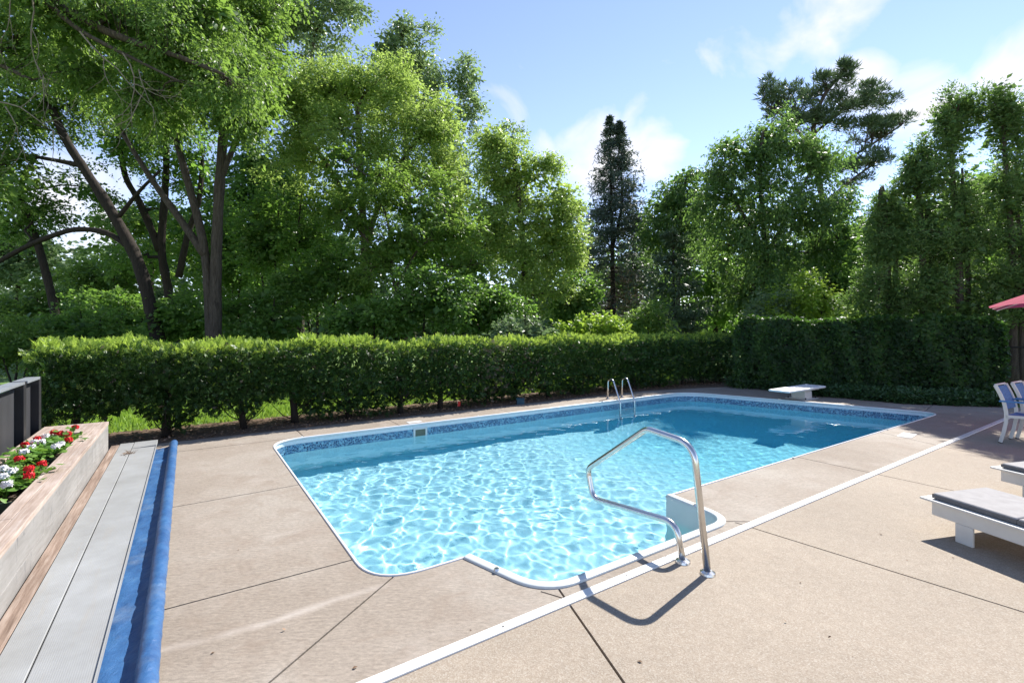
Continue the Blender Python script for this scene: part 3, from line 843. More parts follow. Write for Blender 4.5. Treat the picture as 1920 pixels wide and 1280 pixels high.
for i, v in enumerate(vsamp):
    left = -0.385
    for j in range(m_):
        t = j / (m_ - 1); u = left + (-0.165 - left) * t
        z = 0.008 + 0.005 * abs(math.sin(v * 7 + 5 * t + ph[3])) * (1 - t) + 0.005 * abs(math.sin(v * 17 - 8 * t + ph[4])) * t * (1 - t) * 3 + 0.04 * t ** 5
        z += 0.03 * math.exp(-((v - 7.45 - 0.1 * t) / 0.03) ** 2) * (1 - t)
        V.append(P(u, v - 0.12 * (1 - t) * (v > 8.3), z))
for i in range(len(vsamp) - 1):
    for j in range(m_ - 1): F.append((i * m_ + j, i * m_ + j + 1, (i + 1) * m_ + j + 1, (i + 1) * m_ + j))
mesh('loose_flap', V, F, 'blue_tarp', rc, True)

# ------------------------------------------------------------------ dark screen fence behind the planter
fe = thing('screen_fence', P(-1.6, 5.5, 0), 'low dark grey panel fence standing behind the flower planter', 'fence')
FH = 1.06
posts = (8.22, 7.55, 5.60, 3.65, 1.7)
for a, b in zip(posts[:-1], posts[1:]):
    mb = MB(); mb.boxuv(-1.60, -1.585, b + 0.055, a - 0.055, 0.05, FH - 0.05); mb.build('panel', 'dark_screen_panel', fe, bevel=0.002)
    mb = MB(); mb.boxuv(-1.63, -1.50, b + 0.055, a - 0.055, FH, FH + 0.03); mb.build('cap_rail', 'post_cap', fe, bevel=0.003)
for v in posts:
    mb = MB(); mb.boxuv(-1.625, -1.51, v - 0.052, v + 0.052, 0.0, FH + 0.025); mb.build('post', 'dark_post', fe, bevel=0.004)

# ------------------------------------------------------------------ small things under the hedge
c = G(976, 757.5)
o = thing('plant_pot', (c.x, c.y + 0.06, -0.02), 'small dark teal pot standing under the hedge', 'pot')
mb = MB(); mb.box((c.x, c.y + 0.06), (1, 0), (0, 1), 0.085, 0.07, -0.02, 0.11); mb.build('pot_body', 'teal_pot', o, bevel=0.015)
mb = MB(); mb.box((c.x, c.y + 0.06), (1, 0), (0, 1), 0.092, 0.077, 0.105, 0.125); mb.build('pot_rim', 'teal_pot', o, bevel=0.006)
c = G(857, 768)
o = thing('marker_flag', (c.x, c.y + 0.1, -0.02), 'tiny red marker flag in the leaf litter under the hedge', 'flag')
MB().tube([(c.x, c.y + 0.1, -0.03), (c.x, c.y + 0.1, 0.16)], 0.003, 6).build('wire', 'steel', o)
mb = MB(); mb.add([(c.x, c.y + 0.1, 0.05), (c.x + 0.055, c.y + 0.09, 0.06), (c.x + 0.06, c.y + 0.095, 0.15), (c.x, c.y + 0.1, 0.16)], [(0, 1, 2, 3)]); mb.build('flag_cloth', 'flag_red', o)

# ================================================================== VEGETATION
def leaf_mat(name, dark, mid, light, trans, tfac=0.42, rough=0.42, spec=0.35):
    m, nt, out = new_mat(name); t = NT(nt)
    a = t.n('Attribute'); a.attribute_name = 'rnd'
    c = t.ramp(a.outputs['Fac'], [(0.0, dark), (0.5, mid), (1.0, light)])
    p = t.pbsdf(None, c, rough, 0, spec)
    b = t.n('BsdfTranslucent'); nt.links.new(t.mix(0.65, c, trans), b.inputs['Color'])
    mx = t.n('MixShader'); mx.inputs[0].default_value = tfac
    nt.links.new(p.outputs[0], mx.inputs[1]); nt.links.new(b.outputs[0], mx.inputs[2]); nt.links.new(mx.outputs[0], out.inputs['Surface'])
def bark_mat(name, a, b):
    m, nt, out = new_mat(name); t = NT(nt); p = t.pos()
    g = t.noise(t.scale(p, 14, 14, 2.2), 1.6, 6, 0.7, 0.4)
    t.pbsdf(out, t.ramp(g, [(0.3, a), (0.7, b)]), 0.9, 0, 0.2, t.bump(g, 0.9, 0.03))
leaf_mat('maple_leaf', (0.130, 0.215, 0.050), (0.210, 0.305, 0.075), (0.330, 0.410, 0.120), (0.520, 0.700, 0.140), 0.53)
leaf_mat('green_leaf', (0.060, 0.120, 0.028), (0.110, 0.190, 0.042), (0.200, 0.290, 0.075), (0.340, 0.540, 0.080), 0.5)
leaf_mat('poplar_leaf', (0.090, 0.145, 0.066), (0.150, 0.220, 0.100), (0.240, 0.310, 0.150), (0.360, 0.520, 0.160), 0.46, 0.35, 0.5)
leaf_mat('dark_leaf', (0.055, 0.115, 0.030), (0.100, 0.180, 0.045), (0.170, 0.260, 0.075), (0.300, 0.550, 0.070), 0.48)
leaf_mat('birch_leaf', (0.055, 0.108, 0.032), (0.095, 0.165, 0.046), (0.165, 0.245, 0.080), (0.260, 0.450, 0.080), 0.48)
leaf_mat('cedar_leaf', (0.065, 0.120, 0.038), (0.105, 0.175, 0.054), (0.165, 0.245, 0.080), (0.270, 0.460, 0.080), 0.42)
leaf_mat('spruce_needle', (0.052, 0.078, 0.058), (0.080, 0.115, 0.082), (0.120, 0.160, 0.115), (0.130, 0.190, 0.100), 0.2, 0.5)
leaf_mat('pine_needle', (0.050, 0.085, 0.048), (0.080, 0.125, 0.065), (0.125, 0.175, 0.085), (0.150, 0.240, 0.080), 0.25, 0.5)
leaf_mat('dead_twig', (0.100, 0.075, 0.052), (0.160, 0.120, 0.085), (0.230, 0.180, 0.130), (0.150, 0.110, 0.070), 0.15, 0.8)
leaf_mat('yew_needle', (0.018, 0.048, 0.012), (0.034, 0.078, 0.017), (0.065, 0.125, 0.026), (0.100, 0.220, 0.028), 0.22, 0.4)
leaf_mat('yew_new_growth', (0.165, 0.260, 0.038), (0.240, 0.345, 0.055), (0.330, 0.425, 0.085), (0.510, 0.700, 0.095), 0.44, 0.45)
leaf_mat('ivy_leaf', (0.014, 0.036, 0.010), (0.026, 0.062, 0.014), (0.060, 0.125, 0.022), (0.170, 0.380, 0.035), 0.28, 0.45, 0.25)
leaf_mat('cover_leaf', (0.026, 0.066, 0.024), (0.048, 0.102, 0.036), (0.078, 0.138, 0.048), (0.120, 0.240, 0.048), 0.22, 0.4)
leaf_mat('sumac_leaf', (0.135, 0.243, 0.027), (0.203, 0.324, 0.041), (0.270, 0.378, 0.054), (0.432, 0.608, 0.068), 0.48)
leaf_mat('far_leaf', (0.081, 0.135, 0.061), (0.121, 0.189, 0.081), (0.176, 0.243, 0.115), (0.243, 0.365, 0.135), 0.35)
leaf_mat('geranium_leaf', (0.068, 0.162, 0.027), (0.108, 0.230, 0.041), (0.176, 0.311, 0.061), (0.270, 0.513, 0.054), 0.35)
leaf_mat('grass_blade', (0.135, 0.243, 0.027), (0.203, 0.338, 0.041), (0.284, 0.405, 0.068), (0.405, 0.608, 0.068), 0.4)
leaf_mat('dry_leaf', (0.120, 0.066, 0.036), (0.240, 0.144, 0.084), (0.432, 0.300, 0.204), (0.240, 0.144, 0.060), 0.15, 0.8)
bark_mat('bark', (0.03, 0.023, 0.018), (0.115, 0.095, 0.078))
bark_mat('bark_dark', (0.020, 0.016, 0.013), (0.055, 0.045, 0.036))
bark_mat('dead_wood', (0.16, 0.13, 0.10), (0.32, 0.27, 0.22))

def nrm(a): return a / np.maximum(np.linalg.norm(a, axis=-1, keepdims=True), 1e-9)
def tri_mesh(name, V, T, rnd, mat, parent, org):
    me = bpy.data.meshes.new(name)
    V = (V - np.array(org)).astype(np.float32); T = T.astype(np.int32)
    me.vertices.add(len(V)); me.vertices.foreach_set('co', V.ravel())
    me.loops.add(T.size); me.loops.foreach_set('vertex_index', T.ravel())
    me.polygons.add(len(T)); me.polygons.foreach_set('loop_start', np.arange(0, T.size, 3, dtype=np.int32))
    at_ = me.attributes.new('rnd', 'FLOAT', 'FACE'); at_.data.foreach_set('value', np.clip(rnd, 0, 1).astype(np.float32))
    me.update(calc_edges=True)
    return link_mesh(name, me, parent, mat)
def blades(pos, axis, normal, length, width, fold=0.12):
    """folded diamond leaves; returns verts, tris"""
    axis = nrm(axis); b = nrm(np.cross(axis, normal)); n = np.cross(b, axis)
    L = length[:, None]; W = width[:, None]
    v0 = pos; v2 = pos + axis * L; mid = pos + axis * L * 0.45
    v1 = mid + b * W * 0.5 + n * W * fold; v3 = mid - b * W * 0.5 + n * W * fold
    V = np.stack([v0, v1, v2, v3], 1).reshape(-1, 3)
    i = np.arange(len(pos))[:, None] * 4
    T = np.concatenate([i + np.array([[0, 1, 2]]), i + np.array([[0, 2, 3]])], 1).reshape(-1, 3)
    return V, T
def rand_dirs(n):
    return nrm(rng.normal(size=(n, 3)))
LEAF_TOTAL = [0]
def clump_leaves(C, out, k, spread, size, aspect=0.6, droop=0.25, up=0.6, crnd=None, flat=0.75, sprays=True):
    """k leaves round each clump centre"""
    M = len(C)
    c = np.repeat(C, k, 0); o = np.repeat(out, k, 0)
    sp = np.repeat(np.broadcast_to(spread, (M,)), k)[:, None]
    d = rand_dirs(M * k) * (0.3 + 0.7 * rng.random(M * k) ** 0.6)[:, None] * np.array([1, 1, flat])
    d[:, 2] -= 0.35 * (d[:, 0] ** 2 + d[:, 1] ** 2)                     # pads that hang at their rim
    if sprays:                                                           # most leaves sit in rows along short twigs
        nt_ = max(3, k // 6)
        tw = nrm(rng.normal(size=(M, nt_, 3)) * np.array([1, 1, flat]) + out[:, None] * 0.55 + np.array([0, 0, 0.12 - 0.35 * droop]))
        j = rng.integers(0, nt_, (M, k)); td = np.take_along_axis(tw, j[..., None], 1).reshape(-1, 3)
        tt = (0.12 + 1.05 * rng.random(M * k))[:, None]
        dd = td * tt; dd[:, 2] -= (0.18 + 0.3 * max(droop, 0)) * tt[:, 0] ** 2
        on = (rng.random(M * k) < 0.8)[:, None]
        d = np.where(on, dd + rng.normal(size=d.shape) * 0.05, d)
        sd = nrm(np.cross(td, np.array([[0.0, 0.0, 1.0]]))) * np.where(rng.random(M * k) < 0.5, 1.0, -1.0)[:, None]
        ax_t = td * 0.75 + sd * 0.75 + np.array([0, 0, -0.9 * droop - 0.1])
    pos = c + d * sp * rng.uniform(0.7, 1.3, M).repeat(k)[:, None]
    ax = nrm(rand_dirs(M * k) * 0.9 + o * 0.5 + np.array([0, 0, -droop]) + nrm(d) * 0.5)
    if sprays: ax = nrm(np.where(on, ax_t + rand_dirs(M * k) * 0.35, ax))
    nm = nrm(rand_dirs(M * k) * 0.7 + np.array([0, 0, up]) + o * 0.25)
    s = size * rng.uniform(0.65, 1.35, M * k)
    V, T = blades(pos, ax, nm, s, s * aspect)
    cr = np.repeat(rng.random(M) if crnd is None else crnd, k)
    r = 0.5 * cr + 0.5 * rng.random(M * k)
    LEAF_TOTAL[0] += M * k
    return V, T, np.repeat(r, 2)
def ndist(p, f):                                      # cheap smooth noise in [-1, 1] for numpy points
    x, y, z = p[:, 0] * f, p[:, 1] * f, p[:, 2] * f
    return (np.sin(x * 1.7 + 1.3 * np.sin(y * 1.1 + z)) + np.sin(y * 1.9 + 1.7 * np.sin(z * 1.3 + x * 0.7)) + np.sin(z * 2.1 + 1.1 * np.sin(x * 1.5 - y))) / 3
def lobe_clumps(lobes, shell=0.45):
    """lobes: (centre, (rx, ry, rz), count) -> clump centres and outward directions"""
    Cs, Os = [], []
    for c, r, n in lobes:
        r = np.array(r)[None]; c = np.array(c)[None]
        m = max(5, n // 8)                               # boughs: clusters of clumps with gaps between them
        d = rand_dirs(m); rr = (shell + (1 - shell) * rng.random(m) ** 0.6)[:, None]
        bump = 1 + 0.28 * ndist(d * 3 + c * 1.3, 1.9)[:, None]
        sub = c + d * r * rr * bump
        i = rng.integers(0, m, n); e = rand_dirs(n) * (rng.random(n) ** 0.5)[:, None]
        Cs.append(sub[i] + e * r * np.array([0.36, 0.36, 0.26]) * rng.uniform(0.7, 1.2, m)[i][:, None])
        Os.append(nrm(d[i] / r + 0.8 * e / r))
    return np.vstack(Cs), np.vstack(Os)
def curved(a, b, sag=0.0, n=7, wob=0.0):
    a, b = Vector(a), Vector(b); out = []; L = (b - a).length
    for i in range(n + 1):
        t = i / n; p = a.lerp(b, t); p.z += sag * 4 * t * (1 - t)
        if 0 < i < n and wob: p += Vector((random.uniform(-1, 1), random.uniform(-1, 1), random.uniform(-0.6, 0.6))) * wob * L * 0.05
        out.append(p)
    return out
def spline(pts, n=5):
    pts = [Vector(p) for p in pts]; out = []
    P_ = [pts[0] * 2 - pts[1]] + pts + [pts[-1] * 2 - pts[-2]]
    for i in range(1, len(P_) - 2):
        for k in range(n):
            t = k / n; a, b, c, d = P_[i - 1], P_[i], P_[i + 1], P_[i + 2]
            out.append(0.5 * ((2 * b) + (c - a) * t + (2 * a - 5 * b + 4 * c - d) * t * t + (3 * b - a - 3 * c + d) * t ** 3))
    out.append(pts[-1]); return out
def tree(name, label, base, trunks, lobes, mat, leaf=0.11, k=26, spread=0.42, bark='bark', cat='tree', group=None, aspect=0.6, droop=0.25, up=0.6,
         twigs=0.22, shell=0.45, limbs=True, flat=0.75, twig_r=0.014, inner=True):
    """trunks: list of (points, r0, r1); lobes as in lobe_clumps"""
    base = Vector(base)
    t = thing(name, base, label, cat, group)
    mb = MB(); skel = []
    for i, (pts, r0, r1) in enumerate(trunks):
        sp = spline(pts, 5) if len(pts) > 2 else curved(pts[0], pts[1], 0, 6, 0.4)
        n = len(sp); rad = [(r0 + (r1 - r0) * (j / (n - 1)) ** 0.85) * random.uniform(0.91, 1.09) for j in range(n)]
        if (sp[0] - base).length < 0.6: rad[0] *= 1.35
        mb.tube(sp, rad, 9 if r0 > 0.1 else 6)
        skel += [(p, r) for p, r in zip(sp, rad)][n // 4:]
    if limbs:
        for c, r, n_ in lobes:
            c = Vector(c)
            src = min(skel, key=lambda q: (q[0] - c).length + max(0, q[0].z - c.z + 0.3) * 2)
            if (src[0] - c).length > 0.4:
                pts = curved(src[0], c, 0.05 * (c - src[0]).length, 6, 1.0); r0 = min(src[1] * 0.6, 0.09)
                rad = [r0 + (0.02 - r0) * j / 6 for j in range(7)]
                mb.tube(pts, rad, 6); skel += list(zip(pts, rad))[1:]
    C, O = lobe_clumps(lobes, shell)
    sk = np.array([tuple(p) for p, r in skel])
    for i in rng.permutation(len(C))[: int(len(C) * twigs)]:
        c = C[i]; d = np.linalg.norm(sk - c, axis=1) + np.maximum(0, sk[:, 2] - c[2]) * 0.8
        j = int(d.argmin())
        if d[j] < 4.0:
            mb.tube(curved(sk[j], c, 0.06 * d[j], 3, 1.0), [twig_r, twig_r * 0.8, twig_r * 0.6, twig_r * 0.4], 4, False)
    mb.build('trunk', bark, t, True)
    V, T, r = clump_leaves(C, O, k, spread, leaf, aspect, droop, up, None, flat)
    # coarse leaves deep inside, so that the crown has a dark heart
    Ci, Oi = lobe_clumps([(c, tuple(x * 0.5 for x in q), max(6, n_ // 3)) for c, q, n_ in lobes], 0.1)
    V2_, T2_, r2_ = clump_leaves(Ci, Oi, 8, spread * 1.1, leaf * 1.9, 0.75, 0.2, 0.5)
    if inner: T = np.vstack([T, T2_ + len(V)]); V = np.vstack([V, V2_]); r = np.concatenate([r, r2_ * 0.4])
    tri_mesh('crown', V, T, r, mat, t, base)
    return t
def L(px, py, d, rx, rz, n, ry=None):                 # lobe from a photo position: radii in photo pixels
    s = d / FPX
    return (tuple(at(px, py, d)), (rx * s, (ry if ry else rx) * s, rz * s), n)
def gb(px, d): return Vector(((px - CXP) / FPX * d, d, -0.05))
def T_(pts, d, w0, w1):                               # trunk through photo points, widths in photo pixels
    q = []
    for p in pts:
        dd = p[2] if len(p) > 2 else d
        q.append(at(p[0], p[1], dd) if p[1] is not None else gb(p[0], dd))
    return (q, w0 * d / FPX / 2, w1 * d / FPX / 2)

# ------------------------------------------------------------------ left group of big trees
tree('maple_tree', 'twin-trunked big tree rising behind the left part of the hedge', gb(405, 15),
     [T_([(405, None), (404, 560), (408, 420), (415, 300), (424, 200), (436, 60)], 15, 25, 12),
      T_([(398, None), (392, 560), (380, 450), (352, 340), (330, 260), (300, 150)], 15, 20, 9),
      T_([(386, 480), (330, 400), (280, 330), (230, 250)], 15, 16, 7),
      T_([(412, 340), (450, 250), (500, 170)], 15, 12, 5)],
     [L(410, 130, 15, 90, 80, 330), L(330, 100, 14, 90, 90, 330), L(470, 190, 14, 55, 80, 250), L(300, 210, 15, 70, 50, 130), L(400, -60, 15, 140, 90, 330), L(250, 20, 14, 80, 80, 260), L(480, 60, 15.5, 60, 90, 220)],
     'green_leaf', 0.115, 30, 0.42, group=None, droop=0.5)
tree('leaning_tree', 'tree with dark trunk leaning left and a long arched bough', gb(310, 17),
     [T_([(312, None), (288, 600), (258, 490), (205, 390), (160, 320), (120, 255), (80, 160)], 17, 26, 12),
      T_([(245, 465), (200, 437), (150, 430), (110, 438), (50, 462), (-20, 500)], 17, 11, 8),
      T_([(150, 310), (100, 300), (40, 290)], 17, 10, 5),
      T_([(220, 410), (260, 360), (300, 320)], 17, 9, 4)],
     [L(60, 170, 17, 100, 100, 290), L(160, 130, 17.5, 90, 80, 260), L(20, 310, 17, 70, 70, 150), L(100, 30, 17, 130, 80, 330), L(-60, 200, 17, 90, 150, 200), L(60, 390, 18, 50, 30, 60)],
     'green_leaf', 0.11, 26, 0.45, bark='bark_dark', droop=0.4)
tree('thin_tree', 'thin crooked tree trunk at the far left behind the hedge', gb(112, 18),
     [T_([(112, None), (105, 600), (88, 520), (66, 445), (40, 400), (10, 350)], 18, 17, 9), T_([(70, 455), (40, 380), (46, 330), (70, 290)], 18, 12, 6)],
     [L(30, 400, 18, 60, 50, 110), L(-20, 300, 18, 60, 80, 120), L(150, 350, 19, 45, 30, 50)], 'dark_leaf', 0.11, 24, 0.45, bark='bark_dark')
tree('forked_tree', 'dark forked tree standing between the big left trunks', gb(330, 21),
     [T_([(330, None), (318, 560), (303, 470), (308, 380), (312, 300), (310, 180)], 21, 18, 9), T_([(300, 470), (262, 380), (235, 330), (220, 250)], 21, 14, 7), T_([(335, 520), (352, 440), (372, 380), (380, 300)], 21, 13, 7)],
     [L(300, 230, 21, 70, 60, 160), L(230, 270, 21, 60, 50, 120), L(350, 300, 21, 50, 60, 110), L(310, 390, 22, 45, 25, 40), L(250, 480, 22, 60, 30, 70)], 'dark_leaf', 0.12, 24, 0.5, bark='bark_dark')
# overhanging boughs, trunk to the left of the picture
tree('overhanging_tree', 'long boughs with drooping leaves and dead twigs hanging in at top left', gb(-420, 9.5),
     [T_([(-420, None), (-400, 300), (-330, 0), (-250, -200)], 9.5, 60, 34),
      T_([(-330, 0), (-100, -90), (60, -20), (160, 40), (240, 75), (330, 105), (420, 140)], 9.5, 30, 6),
      T_([(60, -20), (140, 50), (200, 85), (260, 115), (330, 150)], 9.3, 12, 4),
      T_([(-360, 200), (-160, 120), (-40, 110), (60, 150)], 9.3, 20, 5)],
     [L(330, 90, 10, 75, 60, 210), L(410, 150, 10.2, 65, 60, 170), L(240, 30, 10, 100, 50, 230), L(380, 20, 10.5, 80, 50, 190), L(290, 190, 10.2, 55, 55, 130), L(100, 20, 9.6, 80, 60, 130), L(30, 80, 9.5, 60, 50, 90), L(150, 130, 9.8, 55, 35, 90), L(-10, 350, 9.5, 26, 30, 22), L(-80, 0, 9.5, 120, 110, 120)],
     'green_leaf', 0.085, 26, 0.34, droop=0.9, up=0.2, aspect=0.38, twigs=0.5, twig_r=0.008)
# bare dead twigs on that tree
mbd = MB(); r9 = random.Random(21)
def dead(px, py, d, ang, ln, r, depth):
    a = at(px, py, d); x, y = px, py; pts = [a]; rad = [r]
    for i in range(6):
        ang += r9.uniform(-0.28, 0.34); x += math.cos(ang) * ln / 6; y += math.sin(ang) * ln / 6
        pts.append(at(x, y, d + r9.uniform(-0.05, 0.05))); rad.append(r * (1 - (i + 1) / 7.5))
        if depth and i in (1, 3, 4): dead(x, y, d, ang + r9.choice((-1, 1)) * r9.uniform(0.4, 0.9), ln * 0.5, r * 0.55, depth - 1)
    mbd.tube(pts, rad, 5, False)
for q in ((-10, 190, 8.8, 0.35, 150, 0.016, 2), (10, 200, 8.8, 0.7, 130, 0.012, 2), (60, -10, 9.0, 1.2, 190, 0.016, 2), (150, 60, 9.1, 0.75, 200, 0.018, 2), (230, 100, 9.2, 0.7, 150, 0.014, 2), (20, -5, 9.0, 1.35, 120, 0.012, 2), (260, 130, 9.2, 1.2, 120, 0.010, 1)):
    dead(*q)
ot = bpy.data.objects['overhanging_tree']
mbd.build('dead_twigs', 'dead_wood', ot, True)

# ------------------------------------------------------------------ tall trees at the back
tree('cottonwood_tree', 'tall grey-green tree behind the bright maple, its top cut by the frame', gb(560, 32),
     [T_([(560, None), (560, 400), (575, 200), (590, 60)], 32, 22, 6)],
     [L(480, 90, 32, 75, 90, 200), L(580, 60, 32, 60, 90, 200), L(640, 20, 32, 45, 75, 130), L(520, 0, 32, 90, 70, 200), L(600, 180, 32, 60, 60, 130), L(450, 190, 32, 50, 80, 130)],
     'poplar_leaf', 0.19, 26, 0.75, twig_r=0.025)
tree('poplar_tree', 'grey-green poplar with loose top against the sky right of the frame-high tree', gb(770, 33),
     [T_([(770, None), (765, 400), (760, 250), (755, 60)], 33, 20, 5)],
     [L(745, 90, 33, 38, 55, 110), L(790, 120, 33, 40, 60, 110), L(800, 190, 33, 55, 60, 130), L(720, 170, 33, 50, 60, 120), L(870, 140, 33, 32, 36, 55), L(890, 200, 33, 22, 25, 26), L(850, 240, 33, 45, 50, 90), L(960, 245, 33, 18, 18, 14), L(860, 330, 33, 60, 60, 100), L(760, 50, 33, 14, 25, 24)],
     'poplar_leaf', 0.19, 26, 0.7, twig_r=0.025)
tree('bright_maple_tree', 'bright yellow-green maple with rounded lumpy crown in the middle', gb(690, 20),
     [T_([(690, None), (688, 520), (680, 400), (675, 300), (670, 200)], 20, 22, 8), T_([(684, 460), (730, 340), (790, 250)], 20, 12, 5), T_([(682, 430), (620, 320), (560, 230)], 20, 12, 5)],
     [L(610, 170, 20, 80, 55, 260), L(700, 160, 20, 75, 50, 250), L(545, 210, 20, 55, 70, 180), L(780, 220, 20, 70, 50, 220), L(840, 250, 20, 50, 60, 150), L(650, 250, 19, 90, 60, 220), L(560, 300, 20, 75, 60, 180), L(740, 310, 20, 80, 60, 210), L(840, 340, 20, 45, 50, 110), L(640, 370, 20, 80, 60, 150), L(500, 150, 20.5, 28, 40, 60)],
     'maple_leaf', 0.105, 36, 0.44)
tree('round_maple_tree', 'yellow-green maple with oval crown left of the tall spruce', gb(985, 20),
     [T_([(985, None), (985, 560), (980, 450), (970, 340), (960, 280)], 20, 16, 6)],
     [L(940, 310, 20, 55, 55, 190), L(1000, 340, 20, 55, 55, 190), L(950, 400, 20, 70, 55, 200), L(1040, 410, 20, 50, 60, 170), L(1060, 470, 20, 38, 50, 120), L(990, 480, 20, 75, 55, 190), L(910, 460, 20, 50, 60, 120), L(1020, 550, 20, 65, 40, 130), L(925, 262, 20, 30, 24, 50), L(1062, 365, 20, 24, 36, 46)],
     'maple_leaf', 0.105, 36, 0.44)
tree('ash_sapling', 'young tree with light leafy sprays in front of the bright maple', gb(760, 16.5),
     [T_([(760, None), (745, 580), (735, 500), (728, 420), (700, 340)], 16.5, 9, 4), T_([(742, 540), (790, 460), (850, 420)], 16.5, 6, 3), T_([(738, 510), (680, 440), (640, 400)], 16.5, 6, 3)],
     [L(700, 350, 16.5, 70, 40, 100), L(780, 370, 16.5, 80, 50, 130), L(660, 400, 16.5, 60, 40, 80), L(850, 440, 16.5, 60, 40, 90), L(750, 440, 16.5, 90, 50, 120), L(880, 500, 16.5, 50, 35, 60), L(700, 500, 16.5, 80, 50, 100), L(640, 300, 16.5, 40, 25, 40)],
     'green_leaf', 0.12, 22, 0.38, aspect=0.45, up=0.9, flat=0.4)
# understory behind the hedge
und = [(520, 430, 19, 90, 130, 'dark_leaf', 'dark leafy thicket tree right of the twin trunks', 'dark_thicket'),
       (600, 520, 17, 80, 90, 'dark_leaf', 'dark shrub mass under the bright maple, left of the sapling', 'dark_shrub'),
       (800, 560, 15, 90, 70, 'dark_leaf', 'dark shrub behind the middle of the hedge', 'dark_shrub'),
       (700, 590, 14.5, 80, 50, 'dark_leaf', 'low dark shrub just above the hedge under the sapling', 'dark_shrub'),
       (900, 570, 16, 70, 60, 'dark_leaf', 'shadowed shrub at the foot of the oval maple', 'dark_shrub'),
       (480, 590, 16, 70, 60, 'dark_leaf', 'shadowed shrub right beside the twin trunks', 'dark_shrub'),
       (230, 590, 18, 90, 60, 'dark_leaf', 'dark bush at the foot of the leaning trunk', 'dark_shrub'),
       (340, 600, 17.5, 70, 55, 'dark_leaf', 'dark bush between the leaning trunk and the twin trunks', 'dark_shrub'),
       (150, 620, 14, 80, 55, 'dark_leaf', 'dark bush above the left end of the hedge', 'dark_shrub'),
       (430, 470, 24, 60, 110, 'dark_leaf', 'dark tree filling the gap behind the twin trunks', 'dark_thicket'),
       (830, 450, 22, 80, 110, 'dark_leaf', 'dark tree between the two bright maples', 'dark_thicket'),
       (1080, 560, 21, 45, 60, 'dark_leaf', 'dark bush between the oval maple and the spruce', 'dark_shrub'),
       (180, 520, 24, 80, 50, 'green_leaf', 'mid green bush farther back under the arched bough', 'green_shrub')]
for (px, py, d, rx, rz, mt, lab, nm) in und:
    bm_ = rng.uniform(-8, 8)
    tree(nm, lab, gb(px, d), [T_([(px, None), (px + bm_, py + rz * 0.5), (px - bm_, py - rz * 0.4)], d, 7, 2), T_([(px + 6, None), (px + rx * 0.4, py + rz * 0.2), (px + rx * 0.5, py - rz * 0.5)], d, 5, 2), T_([(px - 6, None), (px - rx * 0.4, py + rz * 0.3), (px - rx * 0.6, py - rz * 0.3)], d, 5, 2)],
         [L(px, py, d, rx * 0.7, rz * 0.8, int(rx * rz * 0.012 * (d / 16) + 40)), L(px - rx * 0.55, py + rz * 0.2, d, rx * 0.5, rz * 0.6, int(rx * rz * 0.008 + 25)), L(px + rx * 0.55, py + rz * 0.1, d, rx * 0.5, rz * 0.65, int(rx * rz * 0.008 + 25))],
         mt, 0.12 * (d / 16) ** 0.6, 26, 0.42 * (d / 16) ** 0.5, bark='bark_dark', cat='shrub' if 'shrub' in nm else 'tree', group='dark undergrowth behind the hedge', limbs=False)
back = [(500, 330, 26, 60, 70, 'dark_leaf', 'shadowy tree in the gap between twin trunks and bright maple', 'back_tree'),
        (1830, 430, 19, 110, 130, 'dark_leaf', 'shadowy tree filling in behind the tall cedars', 'back_tree'),
        (1690, 440, 18, 70, 90, 'dark_leaf', 'shadowy tree filling in behind the lower cedars', 'back_tree'),
        (280, 430, 28, 110, 90, 'green_leaf', 'hazy mid green tree far behind the leaning trunk', 'back_tree'),
        (410, 400, 27, 90, 120, 'dark_leaf', 'shadowy tree far behind the twin trunks', 'back_tree'),
        (30, 470, 27, 90, 60, 'far_leaf', 'pale sunlit tree far off at the left edge', 'back_tree'),
        (560, 450, 26, 90, 110, 'dark_leaf', 'shadowy tree far behind the left side of the bright maple', 'back_tree'),
        (1190, 520, 33, 90, 90, 'birch_leaf', 'mid green tree far behind the foot of the spruce', 'back_tree'),
        (1340, 500, 30, 90, 100, 'dark_leaf', 'shadowy tree behind the two birches', 'back_tree'),
        (1590, 480, 26, 80, 90, 'birch_leaf', 'mid green tree in the gap between birch and cedars', 'back_tree'),
        (1480, 520, 27, 90, 80, 'dark_leaf', 'shadowy tree behind the broad birch', 'back_tree'),
        (1720, 520, 22, 110, 90, 'dark_leaf', 'shadowy tree behind the cedar row', 'back_tree')]
for (px, py, d, rx, rz, mt, lab, nm) in back:
    tree(nm, lab, gb(px, d), [T_([(px, None), (px + 4, py + rz * 0.5), (px - 4, py - rz * 0.4)], d, 10, 4)],
         [L(px, py - rz * 0.2, d, rx * 0.6, rz * 0.7, 90), L(px - rx * 0.5, py + rz * 0.2, d, rx * 0.55, rz * 0.6, 70), L(px + rx * 0.5, py + rz * 0.15, d, rx * 0.55, rz * 0.6, 70), L(px, py + rz * 0.7, d, rx * 0.8, rz * 0.5, 80)],
         mt, 0.2, 24, 0.7, bark='bark_dark', group='trees farther back', limbs=False)
